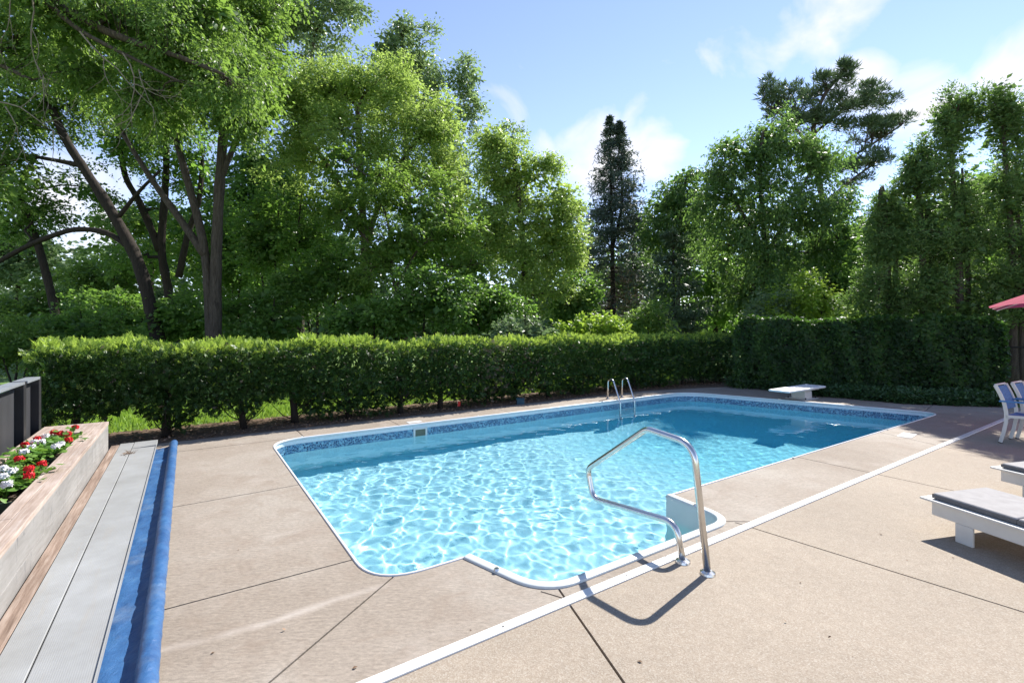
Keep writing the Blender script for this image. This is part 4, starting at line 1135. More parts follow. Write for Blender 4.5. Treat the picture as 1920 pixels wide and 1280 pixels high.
shr = [(975, 615, 13.5, 55, 24, 'far_leaf', 'grey-green bush peeping over the hedge left of the sumac', 'pale_shrub', 0.09),
       (1110, 612, 14.5, 60, 22, 'sumac_leaf', 'bright yellow-green bush peeping over the hedge below the spruce', 'bright_shrub', 0.11),
       (30, 640, 12, 70, 50, 'green_leaf', 'sunlit green bush at the left edge beyond the hedge end', 'sunny_shrub', 0.08),
       (70, 560, 20, 80, 45, 'green_leaf', 'sunlit bush at the left edge below the arched bough', 'sunny_shrub', 0.12),
       (1510, 560, 15, 75, 45, 'sumac_leaf', 'bright yellow-green shrub rising behind the vine-covered wall', 'bright_shrub', 0.085),
       (1445, 580, 15, 40, 30, 'far_leaf', 'small pale shrub at the left end of the vine-covered wall', 'pale_shrub', 0.08),
       (1215, 600, 17, 40, 30, 'green_leaf', 'mid green bush between spruce trunk and young pine', 'green_shrub', 0.09),
       (1650, 565, 17, 60, 30, 'sumac_leaf', 'sunlit light green shrub seen under the cedars', 'bright_shrub', 0.09)]
for (px, py, d, rx, rz, mt, lab, nm, lf) in shr:
    tree(nm, lab, gb(px, d), [T_([(px, None), (px, py)], d, 5, 2), T_([(px + 3, None), (px + rx * 0.5, py)], d, 4, 2), T_([(px - 3, None), (px - rx * 0.5, py)], d, 4, 2)],
         [L(px, py, d, rx * 0.65, rz, int(rx * rz * 0.02 + 30)), L(px - rx * 0.6, py + rz * 0.4, d, rx * 0.45, rz * 0.7, int(rx * rz * 0.01 + 20)), L(px + rx * 0.6, py + rz * 0.3, d, rx * 0.45, rz * 0.75, int(rx * rz * 0.01 + 20))],
         mt, lf, 26, 0.30 * (d / 14), bark='bark_dark', cat='shrub', limbs=False)

# ------------------------------------------------------------------ birch, pine and cedars on the right
tree('birch_tree', 'broad weeping birch in the middle right', gb(1440, 20),
     [T_([(1440, None), (1438, 540), (1432, 430), (1425, 320), (1430, 250)], 20, 14, 5), T_([(1436, 480), (1490, 380), (1530, 300)], 20, 8, 4), T_([(1435, 470), (1380, 380), (1350, 320)], 20, 8, 4)],
     [L(1450, 265, 20, 55, 45, 170), L(1380, 300, 20, 60, 45, 180), L(1520, 300, 20, 50, 50, 160), L(1340, 370, 20, 40, 60, 120), L(1420, 370, 20, 80, 60, 220), L(1510, 390, 20, 65, 60, 180), L(1370, 460, 20, 60, 60, 160), L(1460, 470, 20, 80, 60, 200), L(1545, 470, 20, 40, 50, 90), L(1400, 550, 20, 80, 50, 150), L(1500, 560, 20, 50, 40, 80), L(1565, 390, 20, 38, 36, 70), L(1575, 440, 20, 30, 40, 50)],
     'birch_leaf', 0.11, 28, 0.46, droop=1.1, up=0.15, aspect=0.55, flat=1.1)
tree('slender_birch_tree', 'narrower weeping birch between the spruce and the broad birch', gb(1270, 25),
     [T_([(1270, None), (1272, 540), (1275, 420), (1285, 340)], 25, 9, 4)],
     [L(1285, 345, 25, 35, 35, 90), L(1250, 375, 25, 40, 40, 100), L(1310, 400, 25, 40, 50, 110), L(1230, 430, 25, 30, 40, 70), L(1280, 450, 25, 50, 50, 120)],
     'birch_leaf', 0.13, 26, 0.5, droop=1.0, up=0.2)
pt = tree('white_pine_tree', 'tall windswept white pine standing above the birch', gb(1545, 34),
     [T_([(1548, None), (1547, 440), (1542, 380), (1530, 300), (1525, 240), (1545, 180), (1590, 125)], 34, 15, 5), T_([(1528, 280), (1470, 220), (1430, 190)], 34, 6, 3), T_([(1535, 330), (1620, 280), (1690, 235)], 34, 6, 3), T_([(1545, 380), (1600, 335), (1650, 300)], 34, 6, 3), T_([(1527, 250), (1590, 200), (1650, 175)], 34, 6, 3), T_([(1547, 395), (1620, 392)], 34, 4, 2)],
     [L(1450, 185, 34, 28, 34, 96), L(1490, 190, 34, 32, 34, 112), L(1535, 175, 34, 28, 34, 104), L(1572, 140, 34, 24, 24, 80), L(1600, 185, 34, 40, 26, 112), L(1645, 180, 34, 28, 20, 72), L(1560, 220, 34, 45, 26, 128), L(1610, 245, 34, 45, 18, 96), L(1660, 240, 34, 34, 14, 64), L(1500, 235, 34, 35, 24, 88), L(1625, 300, 34, 38, 15, 80), L(1590, 315, 34, 30, 12, 56), L(1610, 340, 34, 24, 9, 35), L(1690, 228, 34, 18, 10, 22), L(1530, 300, 34, 30, 18, 56)],
     'pine_needle', 0.36, 20, 0.34, bark='bark', aspect=0.16, droop=-0.75, up=0.4, twigs=0.6, twig_r=0.02, shell=0.2, limbs=False, inner=False)
def conifer(name, label, base, top, mat, layers, rmax, nz, spr, seed, dense=1.0, bare=0.12, lean=0.0, tops=None, upturn=0.15, leaf=0.28, dead_below=0.0, spread=0.26):
    r = random.Random(seed); base = Vector(base); top = Vector(top); H = (top - base).length
    t = thing(name, base, label, 'tree'); mb = MB()
    tp = curved(base, top, 0, 10, 0.0); r0 = H * 0.014
    mb.tube(tp, [r0 + (0.02 - r0) * j / 10 for j in range(11)], 8)
    if tops:
        for (dx, f) in tops: mb.tube([base.lerp(top, 0.45), base.lerp(top, 0.62) + Vector((dx, 0, 0)), base.lerp(top, f) + Vector((dx, 0, 0))], [r0 * 0.5, r0 * 0.45, 0.02], 7)
    C, O, SPR, DC, DO = [], [], [], [], []
    axes = [(Vector((0, 0, 0)), bare, 1.0)] + ([(Vector((dx, 0, 0)), 0.5, f) for dx, f in tops] if tops else [])
    for off, f0, f1 in axes:
        nl = int(layers * (f1 - f0))
        for i in range(nl):
            f = f0 + (f1 - f0) * (i + r.random() * 0.8) / nl
            R = rmax(1 - (f if not tops else f / f1)) * r.uniform(0.78, 1.15)
            for b in range(nz):
                a = r.random() * 6.283; p0 = base.lerp(top, f) + off; ln = R * r.uniform(0.7, 1.1)
                d = Vector((math.cos(a), math.sin(a), 0)); n = max(3, int(ln / 0.24))
                pts = []
                for k in range(n + 1):
                    s = k / n; pts.append(p0 + d * ln * s + Vector((0, 0, ln * (-0.42 * s + upturn * s * s * 2.2))))
                mb.tube([pts[0], pts[n // 2], pts[-1]], [0.022, 0.014, 0.006], 4, False)
                for k, q in enumerate(pts):
                    s = k / n
                    if s < 0.28 and ln > 0.6: continue
                    if f < dead_below and s < 0.75: DC.append(q); DO.append(d)
                    else: C.append(q); O.append(d); SPR.append(0.05 + 0.2 * ln)
    mb.build('trunk', 'bark_dark', t, True)
    C = np.array([tuple(c) for c in C]); O = np.array([tuple(c) for c in O])
    V, T, rr = clump_leaves(C, O, spr, np.minimum(spread, np.array(SPR)), leaf, 0.26, 0.30, 0.8, None, 0.6, False)
    tri_mesh('crown', V, T, rr, mat, t, base)
    if DC:
        C = np.array([tuple(c) for c in DC]); O = np.array([tuple(c) for c in DO])
        V, T, rr = clump_leaves(C, O, 8, 0.35, leaf, 0.14, 0.6, 0.5)
        tri_mesh('dead_branches', V, T, rr, 'dead_twig', t, base)
    return t
conifer('spruce_tree', 'tall narrow dark spruce with twin tops against the sky', gb(1152, 28), at(1143, 218, 28), 'spruce_needle', 62,
        lambda q: min(2.6, 0.03 + 5.8 * q ** 1.08), 7, 10, 4, bare=0.16, spread=0.20, tops=[(0.62, 0.985)], leaf=0.22, dead_below=0.38)
conifer('young_pine_tree', 'dark young pine with flat branch layers right of the spruce', gb(1265, 22), at(1262, 430, 22), 'pine_needle', 15,
        lambda q: 0.4 + 1.55 * min(1, q * 1.4), 9, 16, 9, bare=0.02, upturn=0.26, leaf=0.24)
ced = [(1655, 13.3, 395, 66, 'cedar with low rounded top at the left of the cedar row'),
       (1790, 12.5, 205, 74, 'tall cedar with two bare trunks showing in its middle'),
       (1890, 12.1, 185, 66, 'tall cedar cut by the right edge of the frame'),
       (1722, 13.0, 300, 62, 'mid-height cedar between the low and the tall ones'),
       (2010, 11.7, 150, 80, 'tall cedar just outside the right edge, its boughs reaching in')]
for (px, d, top, w, lab) in ced:
    n = int((600 - top) / 60); lobes = []
    for i in range(n + 1):
        f = i / n; py = top + 15 + (560 - top) * f; ww = w * (0.22 + 0.98 * min(1, f * 1.5)) * rng.uniform(0.85, 1.15)
        lobes.append(L(px + rng.uniform(-12, 12) - ww * 0.35, py + rng.uniform(-14, 14), d, ww * rng.uniform(0.42, 0.62), rng.uniform(24, 38), int(21 + ww * 0.5)))
        lobes.append(L(px + rng.uniform(-12, 12) + ww * 0.40, py + rng.uniform(-14, 14), d, ww * rng.uniform(0.42, 0.62), rng.uniform(24, 38), int(21 + ww * 0.5)))
    for _ in range(5): lobes.append(L(px + rng.uniform(-w * 0.45, w * 0.45), top + rng.uniform(-18, 60), d, rng.uniform(7, 14), rng.uniform(22, 36), 22))
    tree('cedar_tree', lab, gb(px, d), [T_([(px + 10, None), (px + 8, 480), (px - 2, 350), (px - 8, top + 60)], d, 15, 5), T_([(px + 26, None), (px + 24, 480), (px + 16, 380), (px + 14, top + 110)], d, 11, 4)],
         lobes, 'cedar_leaf', 0.075, 36, 0.29, cat='tree', group='row of cedars at the right', aspect=0.36, droop=-0.35, up=0.1, flat=1.15, shell=0.35, limbs=False, twigs=0.3)
tree('shade_tree', 'dark crooked tree trunk at the right edge beyond the vine-covered wall', gb(1895, 12.6),
     [T_([(1888, None), (1886, 690), (1896, 640), (1902, 590), (1900, 540), (1915, 470)], 12.6, 14, 9), T_([(1898, 600), (1940, 560), (1990, 520)], 12.6, 9, 5)],
     [L(1960, 470, 12.6, 60, 50, 60), L(1900, 500, 12.8, 40, 35, 35)], 'dark_leaf', 0.10, 22, 0.35, bark='bark_dark')
# far wood behind everything
def far_wood():
    base = Vector((0, 48, 0)); C = []; 
    for px in np.arange(-260, 2300, 6.5):
        for _ in range(16):
            top = 470 + 40 * math.sin(px * 0.011 + 1) + 25 * math.sin(px * 0.031)
            if 1180 < px: top = 400 + 40 * math.sin(px * 0.013)
            if 430 < px < 1120: top = 400 + 30 * math.sin(px * 0.02)
            f = random.random() ** 0.8; py = top + (652 - top) * f + random.uniform(-12, 12); d = 46 + random.uniform(-5, 5)
            C.append(tuple(at(px + random.uniform(-5, 5), py, d)))
        for _ in range(8): C.append(tuple(at(px + random.uniform(-5, 5), random.uniform(585, 658), 38 + random.uniform(-3, 3))))
    C = np.array(C); O = nrm(rng.normal(size=C.shape) * 0.4 + np.array([0, -0.6, 0.5]))
    V, T, r = clump_leaves(C, O, 10, 1.1, 0.60, 0.7, 0.3, 0.6)
    o = tri_mesh('far_wood', V, T, r, 'far_leaf', None, base); o.location = base
    tag(o, kind='stuff', label='hazy green wood far behind the garden trees', cat='wood')
far_wood()

# ------------------------------------------------------------------ clipped yew hedge
soil_o = sheet_with_hole('soil_bed', [tuple(P(*q).xy) for q in ((-2.6, 8.70), (10.0, 8.66), (13.3, 7.9), (15.4, 8.2), (14.2, 10.1), (-2.6, 10.15))], [], -0.012, 'soil')
HP = [V2(-1.72, 9.0), V2(9.8, 8.95), V2(12.2, 8.75), V2(14.2, 8.45)]
def hedge():
    base = P(6, 9.5, 0)
    t = thing('yew_hedge', base, 'long clipped yew hedge with bright tips running behind the pool', 'hedge')
    seg = [(HP[i + 1] - HP[i]).length for i in range(3)]; tot = sum(seg)
    def path(s):                                       # arc length -> (u, v), inward normal
        s = np.asarray(s); u = np.zeros_like(s); v = np.zeros_like(s); acc = 0
        for i in range(3):
            m = (s >= acc - 1e-9) & (s <= acc + seg[i] + 1e-9); f = (s[m] - acc) / seg[i]
            u[m] = HP[i].x + (HP[i + 1].x - HP[i].x) * f; v[m] = HP[i].y + (HP[i + 1].y - HP[i].y) * f; acc += seg[i]
        return u, v
    def W(s, dep, z):
        u, v = path(s); v = v + dep
        return np.c_[CU * u - SU * v, SU * u + CU * v, z]
    fwd = np.array([SU, -CU, 0.0])                      # outward normal of the front
    DEP = 1.02
    def topz(s, dep): return 1.385 + 0.03 * np.sin(s * 2.1) + 0.03 * np.sin(s * 5.3 + 2) + 0.015 * np.sin(s * 11 + dep * 6) - 0.05 * (np.abs(dep - 0.5) / 0.5) ** 4
    def bottom(s): return np.maximum(0.03, 0.07 + 0.13 * np.sin(s * 2.3 + 0.6) + 0.10 * np.sin(s * 5.9 + 1.9) + 0.05 * np.sin(s * 14) + 0.22 * np.clip((3.6 - s) / 0.8, 0, 1))
    def bulge(s, z): return 0.06 * np.sin(s * 2.9 + 1.2 * np.sin(z * 3)) + 0.045 * np.sin(z * 13 + s * 1.3 + np.sin(s * 4.1)) + 0.03 * np.sin(s * 9 + z * 7)
    P_, A_, N_, R_, New = [], [], [], [], []
    def add(p, n, new): 
        m = len(p); P_.append(p); A_.append(n); New.append(new); R_.append(rng.random(m))
    n = 17000; s = rng.random(n) * tot; b = bottom(s); z = b + (topz(s, 0) - b) * rng.random(n) ** 0.85
    dep = -bulge(s, z) + rng.exponential(0.07, n) - 0.03 + 0.10 * np.clip((0.5 - z) / 0.5, 0, 1)
    add(W(s, dep, z), nrm(fwd[None] * 0.85 + rng.normal(size=(n, 3)) * 0.5 + np.array([0, 0, 0.12])), (rng.random(n) < 0.04 + 0.10 * (z > 1.25)).astype(float))
    n = 11000; s = rng.random(n) * tot; dp = rng.random(n) * DEP
    add(W(s, dp, topz(s, dp) - rng.exponential(0.035, n)), nrm(np.array([0, 0, 0.9]) + rng.normal(size=(n, 3)) * 0.55 + fwd[None] * 0.2), (rng.random(n) < 0.70).astype(float))
    n = 1500; s = rng.random(n) * tot; dp = rng.random(n) * DEP * 0.9          # long new shoots
    keep = (np.sin(s * 3.3) + np.sin(s * 7.1 + 1) + (s < 4.5) * 0.9) > 0.3
    s, dp = s[keep], dp[keep]; p = W(s, dp, topz(s, dp))
    for i in range(3): add(p + np.array([0, 0, 0.035 * i]) + rng.normal(size=p.shape) * 0.012, nrm(np.array([0, 0, 1.0]) + rng.normal(size=p.shape) * 0.4), np.ones(len(p)))
    n = 1700; z = 0.3 + rng.random(n) * 1.05; dp = rng.random(n) * DEP                       # left end
    s0 = np.zeros(n); p = W(s0, dp, z); ux = np.array([CU, SU, 0]); p -= ux[None] * (0.10 * np.sin(z * 9 + dp * 5) + 0.05 - rng.exponential(0.06, n))[:, None]
    add(p, nrm(-ux[None] * 0.8 + rng.normal(size=(n, 3)) * 0.5 + np.array([0, 0, 0.15])), (rng.random(n) < 0.08 + 0.5 * (z > 1.2)).astype(float))
    n = 3000; s = rng.random(n) * tot; z = 0.3 + rng.random(n) * 1.05                       # back
    add(W(s, DEP + rng.normal(size=n) * 0.04, z), nrm(-fwd[None] + rng.normal(size=(n, 3)) * 0.5), np.zeros(n))
    p = np.vstack(P_); a = np.vstack(A_); new = np.concatenate(New) > 0.5; r = np.concatenate(R_)
    # each sprig: five needle blades either side of a short shoot
    def sprigs(p, a, r, ln, name, mat):
        m = len(p); nb = 6; Vs, Ts, Rs = [], [], []
        side = nrm(np.cross(a, rand_dirs(m))); nn = np.cross(side, a); l = ln * rng.uniform(0.7, 1.3, m)
        off = 0
        for k in range(nb):
            f = 0.1 + 0.85 * k / (nb - 1); sg = 1 if k % 2 else -1
            st = p + a * (l * f * 0.8)[:, None]
            ax = nrm(a * (0.55 + 0.6 * f) + side * sg * (0.95 - 0.5 * f) + nn * 0.15 + rng.normal(size=(m, 3)) * 0.12)
            V, T = blades(st, ax, nn, l * (0.62 - 0.15 * f), l * 0.20, 0.1)
            Vs.append(V); Ts.append(T + off); off += len(V); Rs.append(np.repeat(np.clip(r * 0.8 + 0.2 * rng.random(m), 0, 1), 2))
        LEAF_TOTAL[0] += m * nb
        tri_mesh(name, np.vstack(Vs), np.vstack(Ts), np.concatenate(Rs), mat, t, base)
    uu_ = CU * p[:, 0] + SU * p[:, 1]
    brown = (~new) & (rng.random(len(p)) < 0.34 * np.exp(-((uu_ - 5.55) / 0.45) ** 2) + 0.10 * np.exp(-((uu_ - 6.6) / 0.3) ** 2) + 0.012)
    sprigs(p[brown], a[brown], r[brown], 0.085, 'browned_sprigs', 'dead_twig')
    green = (~new) & (~brown)
    sprigs(p[green], a[green], r[green], 0.085, 'foliage', 'yew_needle')
    sprigs(p[new], a[new], r[new], 0.080, 'new_growth', 'yew_new_growth')
    # inner foliage
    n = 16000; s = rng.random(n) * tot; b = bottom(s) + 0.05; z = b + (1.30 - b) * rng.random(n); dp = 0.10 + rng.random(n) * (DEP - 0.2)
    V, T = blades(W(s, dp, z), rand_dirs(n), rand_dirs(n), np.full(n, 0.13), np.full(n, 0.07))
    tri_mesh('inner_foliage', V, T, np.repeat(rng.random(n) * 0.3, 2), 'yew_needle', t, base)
    # stems
    s = -0.1 + 0.45; k = 0; rs = random.Random(5)
    while s < tot - 0.2:
        u, v = path(np.array([s])); u, v = float(u[0]), float(v[0]) + 0.28 + rs.uniform(-0.08, 0.12)
        mb = MB(); r0 = rs.uniform(0.035, 0.06)
        mb.tube([P(u, v, -0.03), P(u + rs.uniform(-.03, .03), v, 0.25), P(u + rs.uniform(-.06, .06), v + 0.1, 0.6), P(u, v + 0.2, 1.15)], [r0 * 1.2, r0, r0 * 0.8, r0 * 0.3], 8)
        for j in range(9):
            a_ = rs.uniform(0, 6.28); l_ = rs.uniform(0.25, 0.6); z_ = rs.uniform(0.02, 0.25)
            mb.tube([P(u, v, z_), P(u + l_ * 0.5 * math.cos(a_), v + l_ * 0.3 * math.sin(a_), z_ + l_ * 0.25), P(u + l_ * math.cos(a_), v + l_ * 0.6 * math.sin(a_), z_ + l_ * 0.8)], [0.012, 0.009, 0.004], 4, False)
        mb.build('stem', 'bark_dark', t, True); k += 1
        s += rs.uniform(0.75, 1.15)
hedge()

# ------------------------------------------------------------------ vine-covered wall and ground cover
ivy_shape = np.array([(0, 0), (0.42, 0.10), (0.50, 0.42), (0.24, 0.50), (0.0, 1.0), (-0.24, 0.50), (-0.50, 0.42), (-0.42, 0.10)])
def lobed(pos, axis, normal, size):
    m = len(pos); axis = nrm(axis); b = nrm(np.cross(axis, normal)); n = np.cross(b, axis); k = len(ivy_shape)
    c = pos + axis * (0.4 * size)[:, None] + n * (0.06 * size)[:, None]
    ring = [pos + b * (x * size)[:, None] + axis * (y * size)[:, None] for x, y in ivy_shape]
    V = np.stack([c] + ring, 1).reshape(-1, 3); i = (np.arange(m) * (k + 1))[:, None]
    T = np.concatenate([i + np.array([[0, 1 + j, 1 + (j + 1) % k]]) for j in range(k)], 1).reshape(-1, 3)
    LEAF_TOTAL[0] += m * 4
    return V, T, k
def vine_wall():
    a, b = Vector((6.25, 13.45)), Vector((11.35, 11.05)); d = (b - a); Ln = d.length; d.normalize(); nf = Vector((d.y, -d.x))   # towards the pool
    base = Vector(((a.x + b.x) / 2, (a.y + b.y) / 2, 0))
    t = thing('vine_wall', base, 'tall wall wholly covered in dark climbing vine leaves', 'vine wall')
    mb = MB(); mid = (a + b) / 2 - nf * 0.33; mb.box((mid.x, mid.y), (d.x, d.y), (-d.y, d.x), Ln / 2 - 0.12, 0.10, -0.03, 1.80); mb.build('wall_core', 'dark_void', t)
    d3 = np.array([d.x, d.y, 0]); n3 = np.array([nf.x, nf.y, 0]); A = np.array([a.x, a.y, 0])
    def bul(s, z): return 0.07 * np.sin(s * 3.1 + 1.4 * np.sin(z * 2.4 + s)) + 0.05 * np.sin(s * 7.3 + 1.6 * np.sin(s * 2.3) + z * 2.1) + 0.04 * np.sin(s * 12 - z * 4.5 + 2 * np.sin(s * 1.7))
    def tz(s): return 1.90 + 0.05 * np.sin(s * 1.7 + 1) + 0.03 * np.sin(s * 6.1) - 0.35 * np.clip((0.35 - s) / 0.35, 0, 1) ** 2 - 0.25 * np.clip((s - Ln + 0.3) / 0.3, 0, 1) ** 2
    Ps, As, Ns, Rs = [], [], [], []
    n = 12500; s = rng.random(n) * (Ln + 0.1) - 0.05; z = 0.05 + (tz(s) - 0.05) * rng.random(n)
    run = 0.5 + 0.5 * np.sin(s * 7.3 + 1.6 * np.sin(s * 2.3) + z * 1.2 + 0.9 * np.sin(z * 5 + s * 3))
    p = A + d3 * s[:, None] + np.array([0, 0, 1]) * z[:, None] + n3 * (bul(s, z) - rng.exponential(0.05, n))[:, None]
    Ps.append(p); Ns.append(nrm(n3 * 1.0 + np.array([0, 0, 0.35]) + rng.normal(size=(n, 3)) * 0.45)); As.append(nrm(np.array([0, 0, -1.0]) + rng.normal(size=(n, 3)) * 0.45 + n3 * 0.3))
    Rs.append(np.clip(0.15 + 0.55 * run ** 3 + rng.normal(size=n) * 0.18, 0, 1))
    n = 3000; s = rng.random(n) * Ln; dp = rng.random(n) * 0.5
    p = A + d3 * s[:, None] - n3 * (dp - 0.05)[:, None]; p[:, 2] = tz(s) - 0.5 * (dp - 0.25) ** 2 + rng.normal(size=n) * 0.03
    Ps.append(p); Ns.append(nrm(np.array([0, 0, 1.0]) + rng.normal(size=(n, 3)) * 0.5)); As.append(nrm(rng.normal(size=(n, 3)) + n3 * 0.5)); Rs.append(rng.uniform(0.3, 1, n))
    for e, sg in ((0.0, -1), (Ln, 1)):
        n = 800; z = 0.05 + 1.7 * rng.random(n); dp = rng.random(n) * 0.5
        p = A + d3 * (e + sg * (0.05 * np.sin(z * 7) + 0.02 - rng.exponential(0.03, n)))[:, None] - n3 * dp[:, None]; p[:, 2] = z
        Ps.append(p); Ns.append(nrm(d3 * sg + rng.normal(size=(n, 3)) * 0.45)); As.append(nrm(np.array([0, 0, -1.0]) + rng.normal(size=(n, 3)) * 0.5)); Rs.append(rng.uniform(0.2, 0.9, n))
    p = np.vstack(Ps); V, T, k = lobed(p, np.vstack(As), np.vstack(Ns), rng.uniform(0.05, 0.105, len(p)))
    tri_mesh('vine_leaves', V, T, np.repeat(np.concatenate(Rs), k), 'ivy_leaf', t, base)
    n = 500; s = rng.random(n) * Ln; z = rng.random(n) * 1.7 + 0.1                      # loose sprays standing proud
    p = A + d3 * s[:, None] + n3 * (0.1 + 0.05 * rng.random(n))[:, None]; p[:, 2] = z
    V, T, r = clump_leaves(p, np.repeat(n3[None], n, 0), 4, 0.09, 0.07, 0.8, 0.8, 0.1)
    tri_mesh('loose_sprays', V, T, r, 'ivy_leaf', t, base)
vine_wall()
gcp = [tuple(G(*q).xy) for q in ((1379, 725), (1420, 729), (1500, 740), (1600, 748), (1700, 757), (1800, 761), (1880, 763))]
def ground_cover():
    far = [(11.5, 10.9), (6.0, 13.6)]
    poly = gcp + far; xs = [q[0] for q in poly]; ys = [q[1] for q in poly]; pts = []
    while len(pts) < 5200:
        x, y = random.uniform(min(xs), max(xs)), random.uniform(min(ys), max(ys))
        if inside(poly, x, y): pts.append((x, y, 0))
    p = np.array(pts); dmin = np.full(len(p), 9.0)
    for (x0, y0), (x1, y1) in zip(gcp[:-1], gcp[1:]):
        e = np.array([x1 - x0, y1 - y0]); w_ = p[:, :2] - np.array([x0, y0]); f = np.clip((w_ @ e) / (e @ e), 0, 1); dmin = np.minimum(dmin, np.linalg.norm(w_ - f[:, None] * e, axis=1))
    hgt = np.clip(dmin / 0.22, 0, 1) ** 0.5 * (0.17 + 0.05 * ndist(p, 3.0)) 
    p[:, 2] = hgt * (0.35 + 0.65 * rng.random(len(p))) + 0.02
    p[:, :2] += rng.normal(size=(len(p), 2)) * 0.02
    V, T, r = clump_leaves(p, np.repeat(np.array([[0.2, -0.5, 0.6]]), len(p), 0), 6, 0.10, 0.075, 0.55, 0.1, 0.9)
    o = tri_mesh('ground_cover', V, T, r, 'cover_leaf', None, (8.5, 11.5, 0)); o.location = (8.5, 11.5, 0)
    tag(o, 'low dark green ground cover at the foot of the vine wall', 'ground cover', kind='stuff')
ground_cover()
sheet_with_hole('planting_bed', gcp + [(11.6, 10.9), (11.7, 11.3), (6.1, 14.1), (5.7, 13.8)], [], -0.006, 'soil')

# grass seen under and behind the hedge, and beyond the wall
def grass():
    n = 42000; s = rng.uniform(-2.4, 15.5, n); dp = rng.uniform(10.05, 13.2, n) 
    p = np.c_[CU * s - SU * dp, SU * s + CU * dp, np.full(n, -0.03)]
    n2 = 9000; q = np.c_[rng.uniform(11.8, 17, n2), rng.uniform(11.5, 16, n2), np.full(n2, -0.03)]
    p = np.vstack([p, q]); n = len(p)
    V, T = blades(p, np.array([[0, 0, 1.0]]) + rng.normal(size=(n, 3)) * 0.45, rand_dirs(n), rng.uniform(0.06, 0.16, n), rng.uniform(0.012, 0.022, n))
    o = tri_mesh('grass', V, T, np.repeat(rng.random(n), 2), 'grass_blade', None, (0, 10, 0)); o.location = (0, 10, 0)
    tag(o, 'sunlit lawn grass behind the hedge', 'grass', kind='stuff')
grass()
def litter():
    n = 5200; s = rng.uniform(-2.3, 14.5, n); dp = 8.78 + np.abs(rng.normal(size=n)) * 0.55 - 0.05 * (s > 10) * (s - 10) * 2
    p = np.c_[CU * s - SU * dp, SU * s + CU * dp, rng.uniform(-0.005, 0.02, n)]
    m = 26; q = np.array([tuple(G(*(x, y), 0.004)) for x, y in zip(rng.uniform(340, 1900, m), rng.uniform(1000, 1275, m))])
    q = np.array([tuple(G(*a, 0.004)) for a in ((925, 1064), (1553, 1195), (1790, 1045), (1655, 1002), (446, 1031), (660, 1253), (1698, 1049), (1205, 1240), (1420, 930), (536, 1180), (395, 1225), (1500, 1090), (1815, 820), (1250, 1070), (1475, 1165), (1600, 1230), (245, 1078), (880, 1180))])
    p = np.vstack([p, q]); n = len(p); ln = np.r_[rng.uniform(0.02, 0.06, n - len(q)), rng.uniform(0.012, 0.03, len(q))]
    V, T = blades(p, rng.normal(size=(n, 3)) * np.array([1, 1, 0.25]), np.array([[0, 0, 1.0]]) + rng.normal(size=(n, 3)) * 0.3, ln, ln * 0.55, 0.25)
    o = tri_mesh('leaf_litter', V, T, np.repeat(rng.random(n), 2), 'dry_leaf', None, (0, 8, 0)); o.location = (0, 8, 0)
    tag(o, 'dry brown leaf litter under the hedge', 'leaf litter', kind='stuff')
litter()

# ------------------------------------------------------------------ geraniums in troughs
trough_v = [(5.05, 5.50), (5.53, 5.98), (6.01, 6.46), (6.49, 6.94), (6.97, 7.42)]
names = ['nearest to the frame edge', 'second from the frame edge', 'in the middle of the row', 'second from the hedge end', 'at the hedge end of the row']
for (a, b), nm in zip(trough_v, names):
    t = thing('flower_trough', P(-1.21, (a + b) / 2, 0.2), 'dark green plastic trough in the planter, ' + nm, 'trough', 'plastic troughs in the planter')
    for (u0, u1, v0, v1) in ((-1.37, -1.355, a, b), (-1.065, -1.05, a, b), (-1.355, -1.065, a, a + 0.015), (-1.355, -1.065, b - 0.015, b)):
        mb = MB(); mb.boxuv(u0, u1, v0, v1, 0.201, 0.40); mb.build('trough_side', 'trough_green', t, bevel=0.003)
    mb = MB(); mb.boxuv(-1.354, -1.066, a + 0.016, b - 0.016, 0.201, 0.365); mb.build('trough_soil', 'potting_soil', t)
ger = [('red', [(101, 810), (114, 812), (127, 813), (141, 801), (128, 824)], 'red flowering geranium at the far end of the planter'),
       ('white', [(86, 818), (78, 828), (64, 829), (104, 837), (113, 832)], 'white geranium with two flower clusters, next to the far red one'),
       ('red', [(47, 833), (70, 822)], 'red geranium leaning against the dark fence panel'),
       ('white', [(45, 846), (59, 838)], 'white geranium between two red ones by the fence'),
       ('red', [(36, 860), (78, 869), (54, 878), (54, 891)], 'red geranium with four heads in the middle of the planter'),
       ('white', [(22, 882), (4, 878), (13, 907), (6, 893)], 'white geranium at the left edge of the frame')]
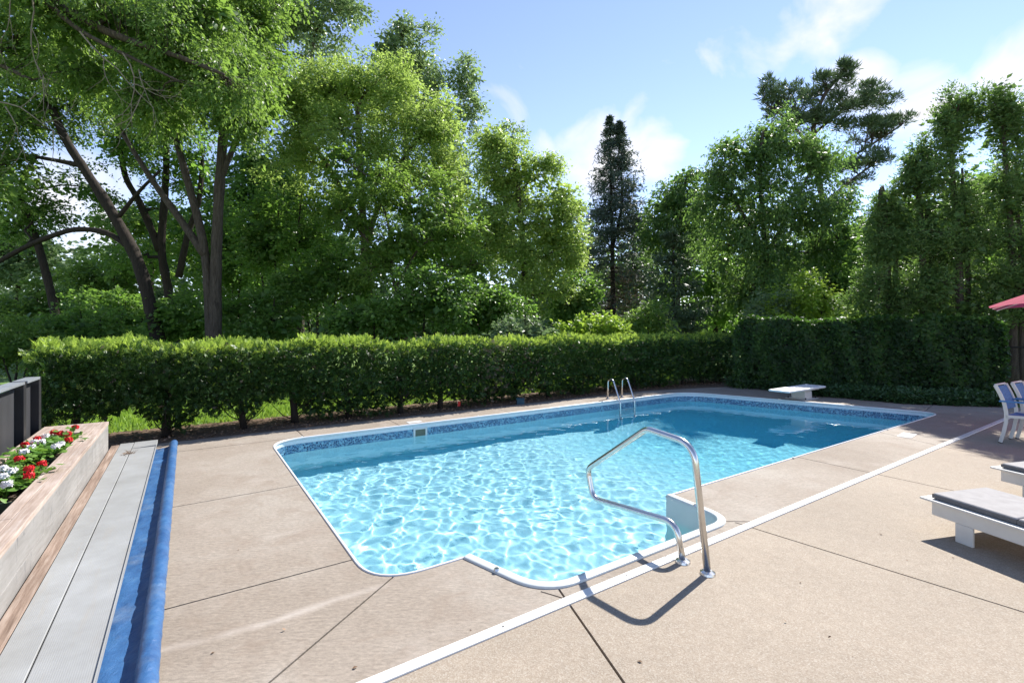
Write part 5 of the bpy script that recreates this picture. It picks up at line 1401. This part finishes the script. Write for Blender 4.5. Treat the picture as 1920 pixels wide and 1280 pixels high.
for col, heads, lab in ger:
    pts = [G(x, y, 0.535) for x, y in heads]; cen = sum(pts, Vector()) / len(pts); uu, vv_ = ruv(cen); uu = min(max(uu, -1.3), -1.12)
    base = P(uu, vv_, 0.365); t = thing('geranium', base, lab, 'flower', 'geraniums in the planter')
    n = 150; d = rng.normal(size=(n, 3)) * np.array([0.065, 0.12, 0.03]); p = np.array(tuple(base)) + np.c_[CU * d[:, 0] - SU * d[:, 1], SU * d[:, 0] + CU * d[:, 1], 0.10 + d[:, 2]]
    V, T, k = lobed(p, rng.normal(size=(n, 3)) * np.array([1, 1, 0.3]), np.array([[0, 0, 1.0]]) + rng.normal(size=(n, 3)) * 0.45, rng.uniform(0.045, 0.085, n))
    tri_mesh('foliage', V, T, np.repeat(rng.random(n), k), 'geranium_leaf', t, base)
    for q in pts:
        mb = MB(); st = Vector((base.x * 0.5 + q.x * 0.5, base.y * 0.5 + q.y * 0.5, 0.38)); mb.tube([base, st, q], 0.004, 5)
        stem = mb.build('flower_stalk', 'geranium_leaf', t)
        m = 60; d = rand_dirs(m); d[:, 2] = np.abs(d[:, 2]) * 0.9 - 0.15; p = np.array(tuple(q)) + d * np.array([0.041, 0.041, 0.03])
        V, T = blades(p - nrm(d) * 0.01, nrm(np.cross(d, rand_dirs(m))), d, np.full(m, 0.028), np.full(m, 0.025), -0.1)
        tri_mesh('flower_head', V, T, rng.random(2 * m), 'petal_' + col, stem, base)

# ------------------------------------------------------------------ chain-link fence at the far right
cl = thing('chain_link_fence', (13.6, 11.6, 0), 'thin chain-link fence beyond the vine wall at the right edge', 'fence')
fa, fb = Vector((11.75, 11.55)), Vector((16.5, 9.9)); fd = (fb - fa); fl_ = fd.length; fd.normalize()
def FQ(s, z): return Vector((fa.x + fd.x * s, fa.y + fd.y * s, z))
for s_ in (0.0, 2.4, 4.8):
    MB().tube([FQ(s_, -0.03), FQ(s_, 1.25)], 0.025, 8).build('post', 'black_rubber', cl, True)
MB().tube([FQ(0, 1.22), FQ(fl_, 1.22)], 0.018, 8).build('top_rail', 'black_rubber', cl, True)
mb = MB(); s_ = -1.2
while s_ < fl_:
    for sg in (1, -1):
        a0, a1 = s_, s_ + 1.2; z0, z1 = (0.02, 1.2) if sg > 0 else (1.2, 0.02)
        if a0 < 0: z0 = z0 + (z1 - z0) * (0 - a0) / 1.2; a0 = 0
        if a1 > fl_: z1 = z0 + (z1 - z0) * (fl_ - a0) / (a1 - a0); a1 = fl_
        mb.tube([FQ(a0, z0), FQ(a1, z1)], 0.0022, 3, False)
    s_ += 0.07
w_ = mb.build('wire_mesh', 'black_rubber', cl); w_['kind'] = 'stuff'
tu = P(-0.612, 7.75, 0.10); t = thing('dry_grass_tuft', tu, 'little tuft of dry grass caught between the grey planks', 'grass tuft')
n = 70; p_ = np.array(tuple(tu)) + rng.normal(size=(n, 3)) * np.array([0.03, 0.05, 0.008])
V, T = blades(p_, rng.normal(size=(n, 3)) * np.array([1, 1, 0.35]) + np.array([0, 0, 0.25]), rand_dirs(n), rng.uniform(0.03, 0.09, n), rng.uniform(0.004, 0.009, n))
tri_mesh('grass_stalks', V, T, np.repeat(rng.random(n), 2), 'dry_leaf', t, tu)
print('LEAVES', LEAF_TOTAL[0], 'TRIS', sum(len(o.data.polygons) for o in bpy.data.objects if o.type == 'MESH'))
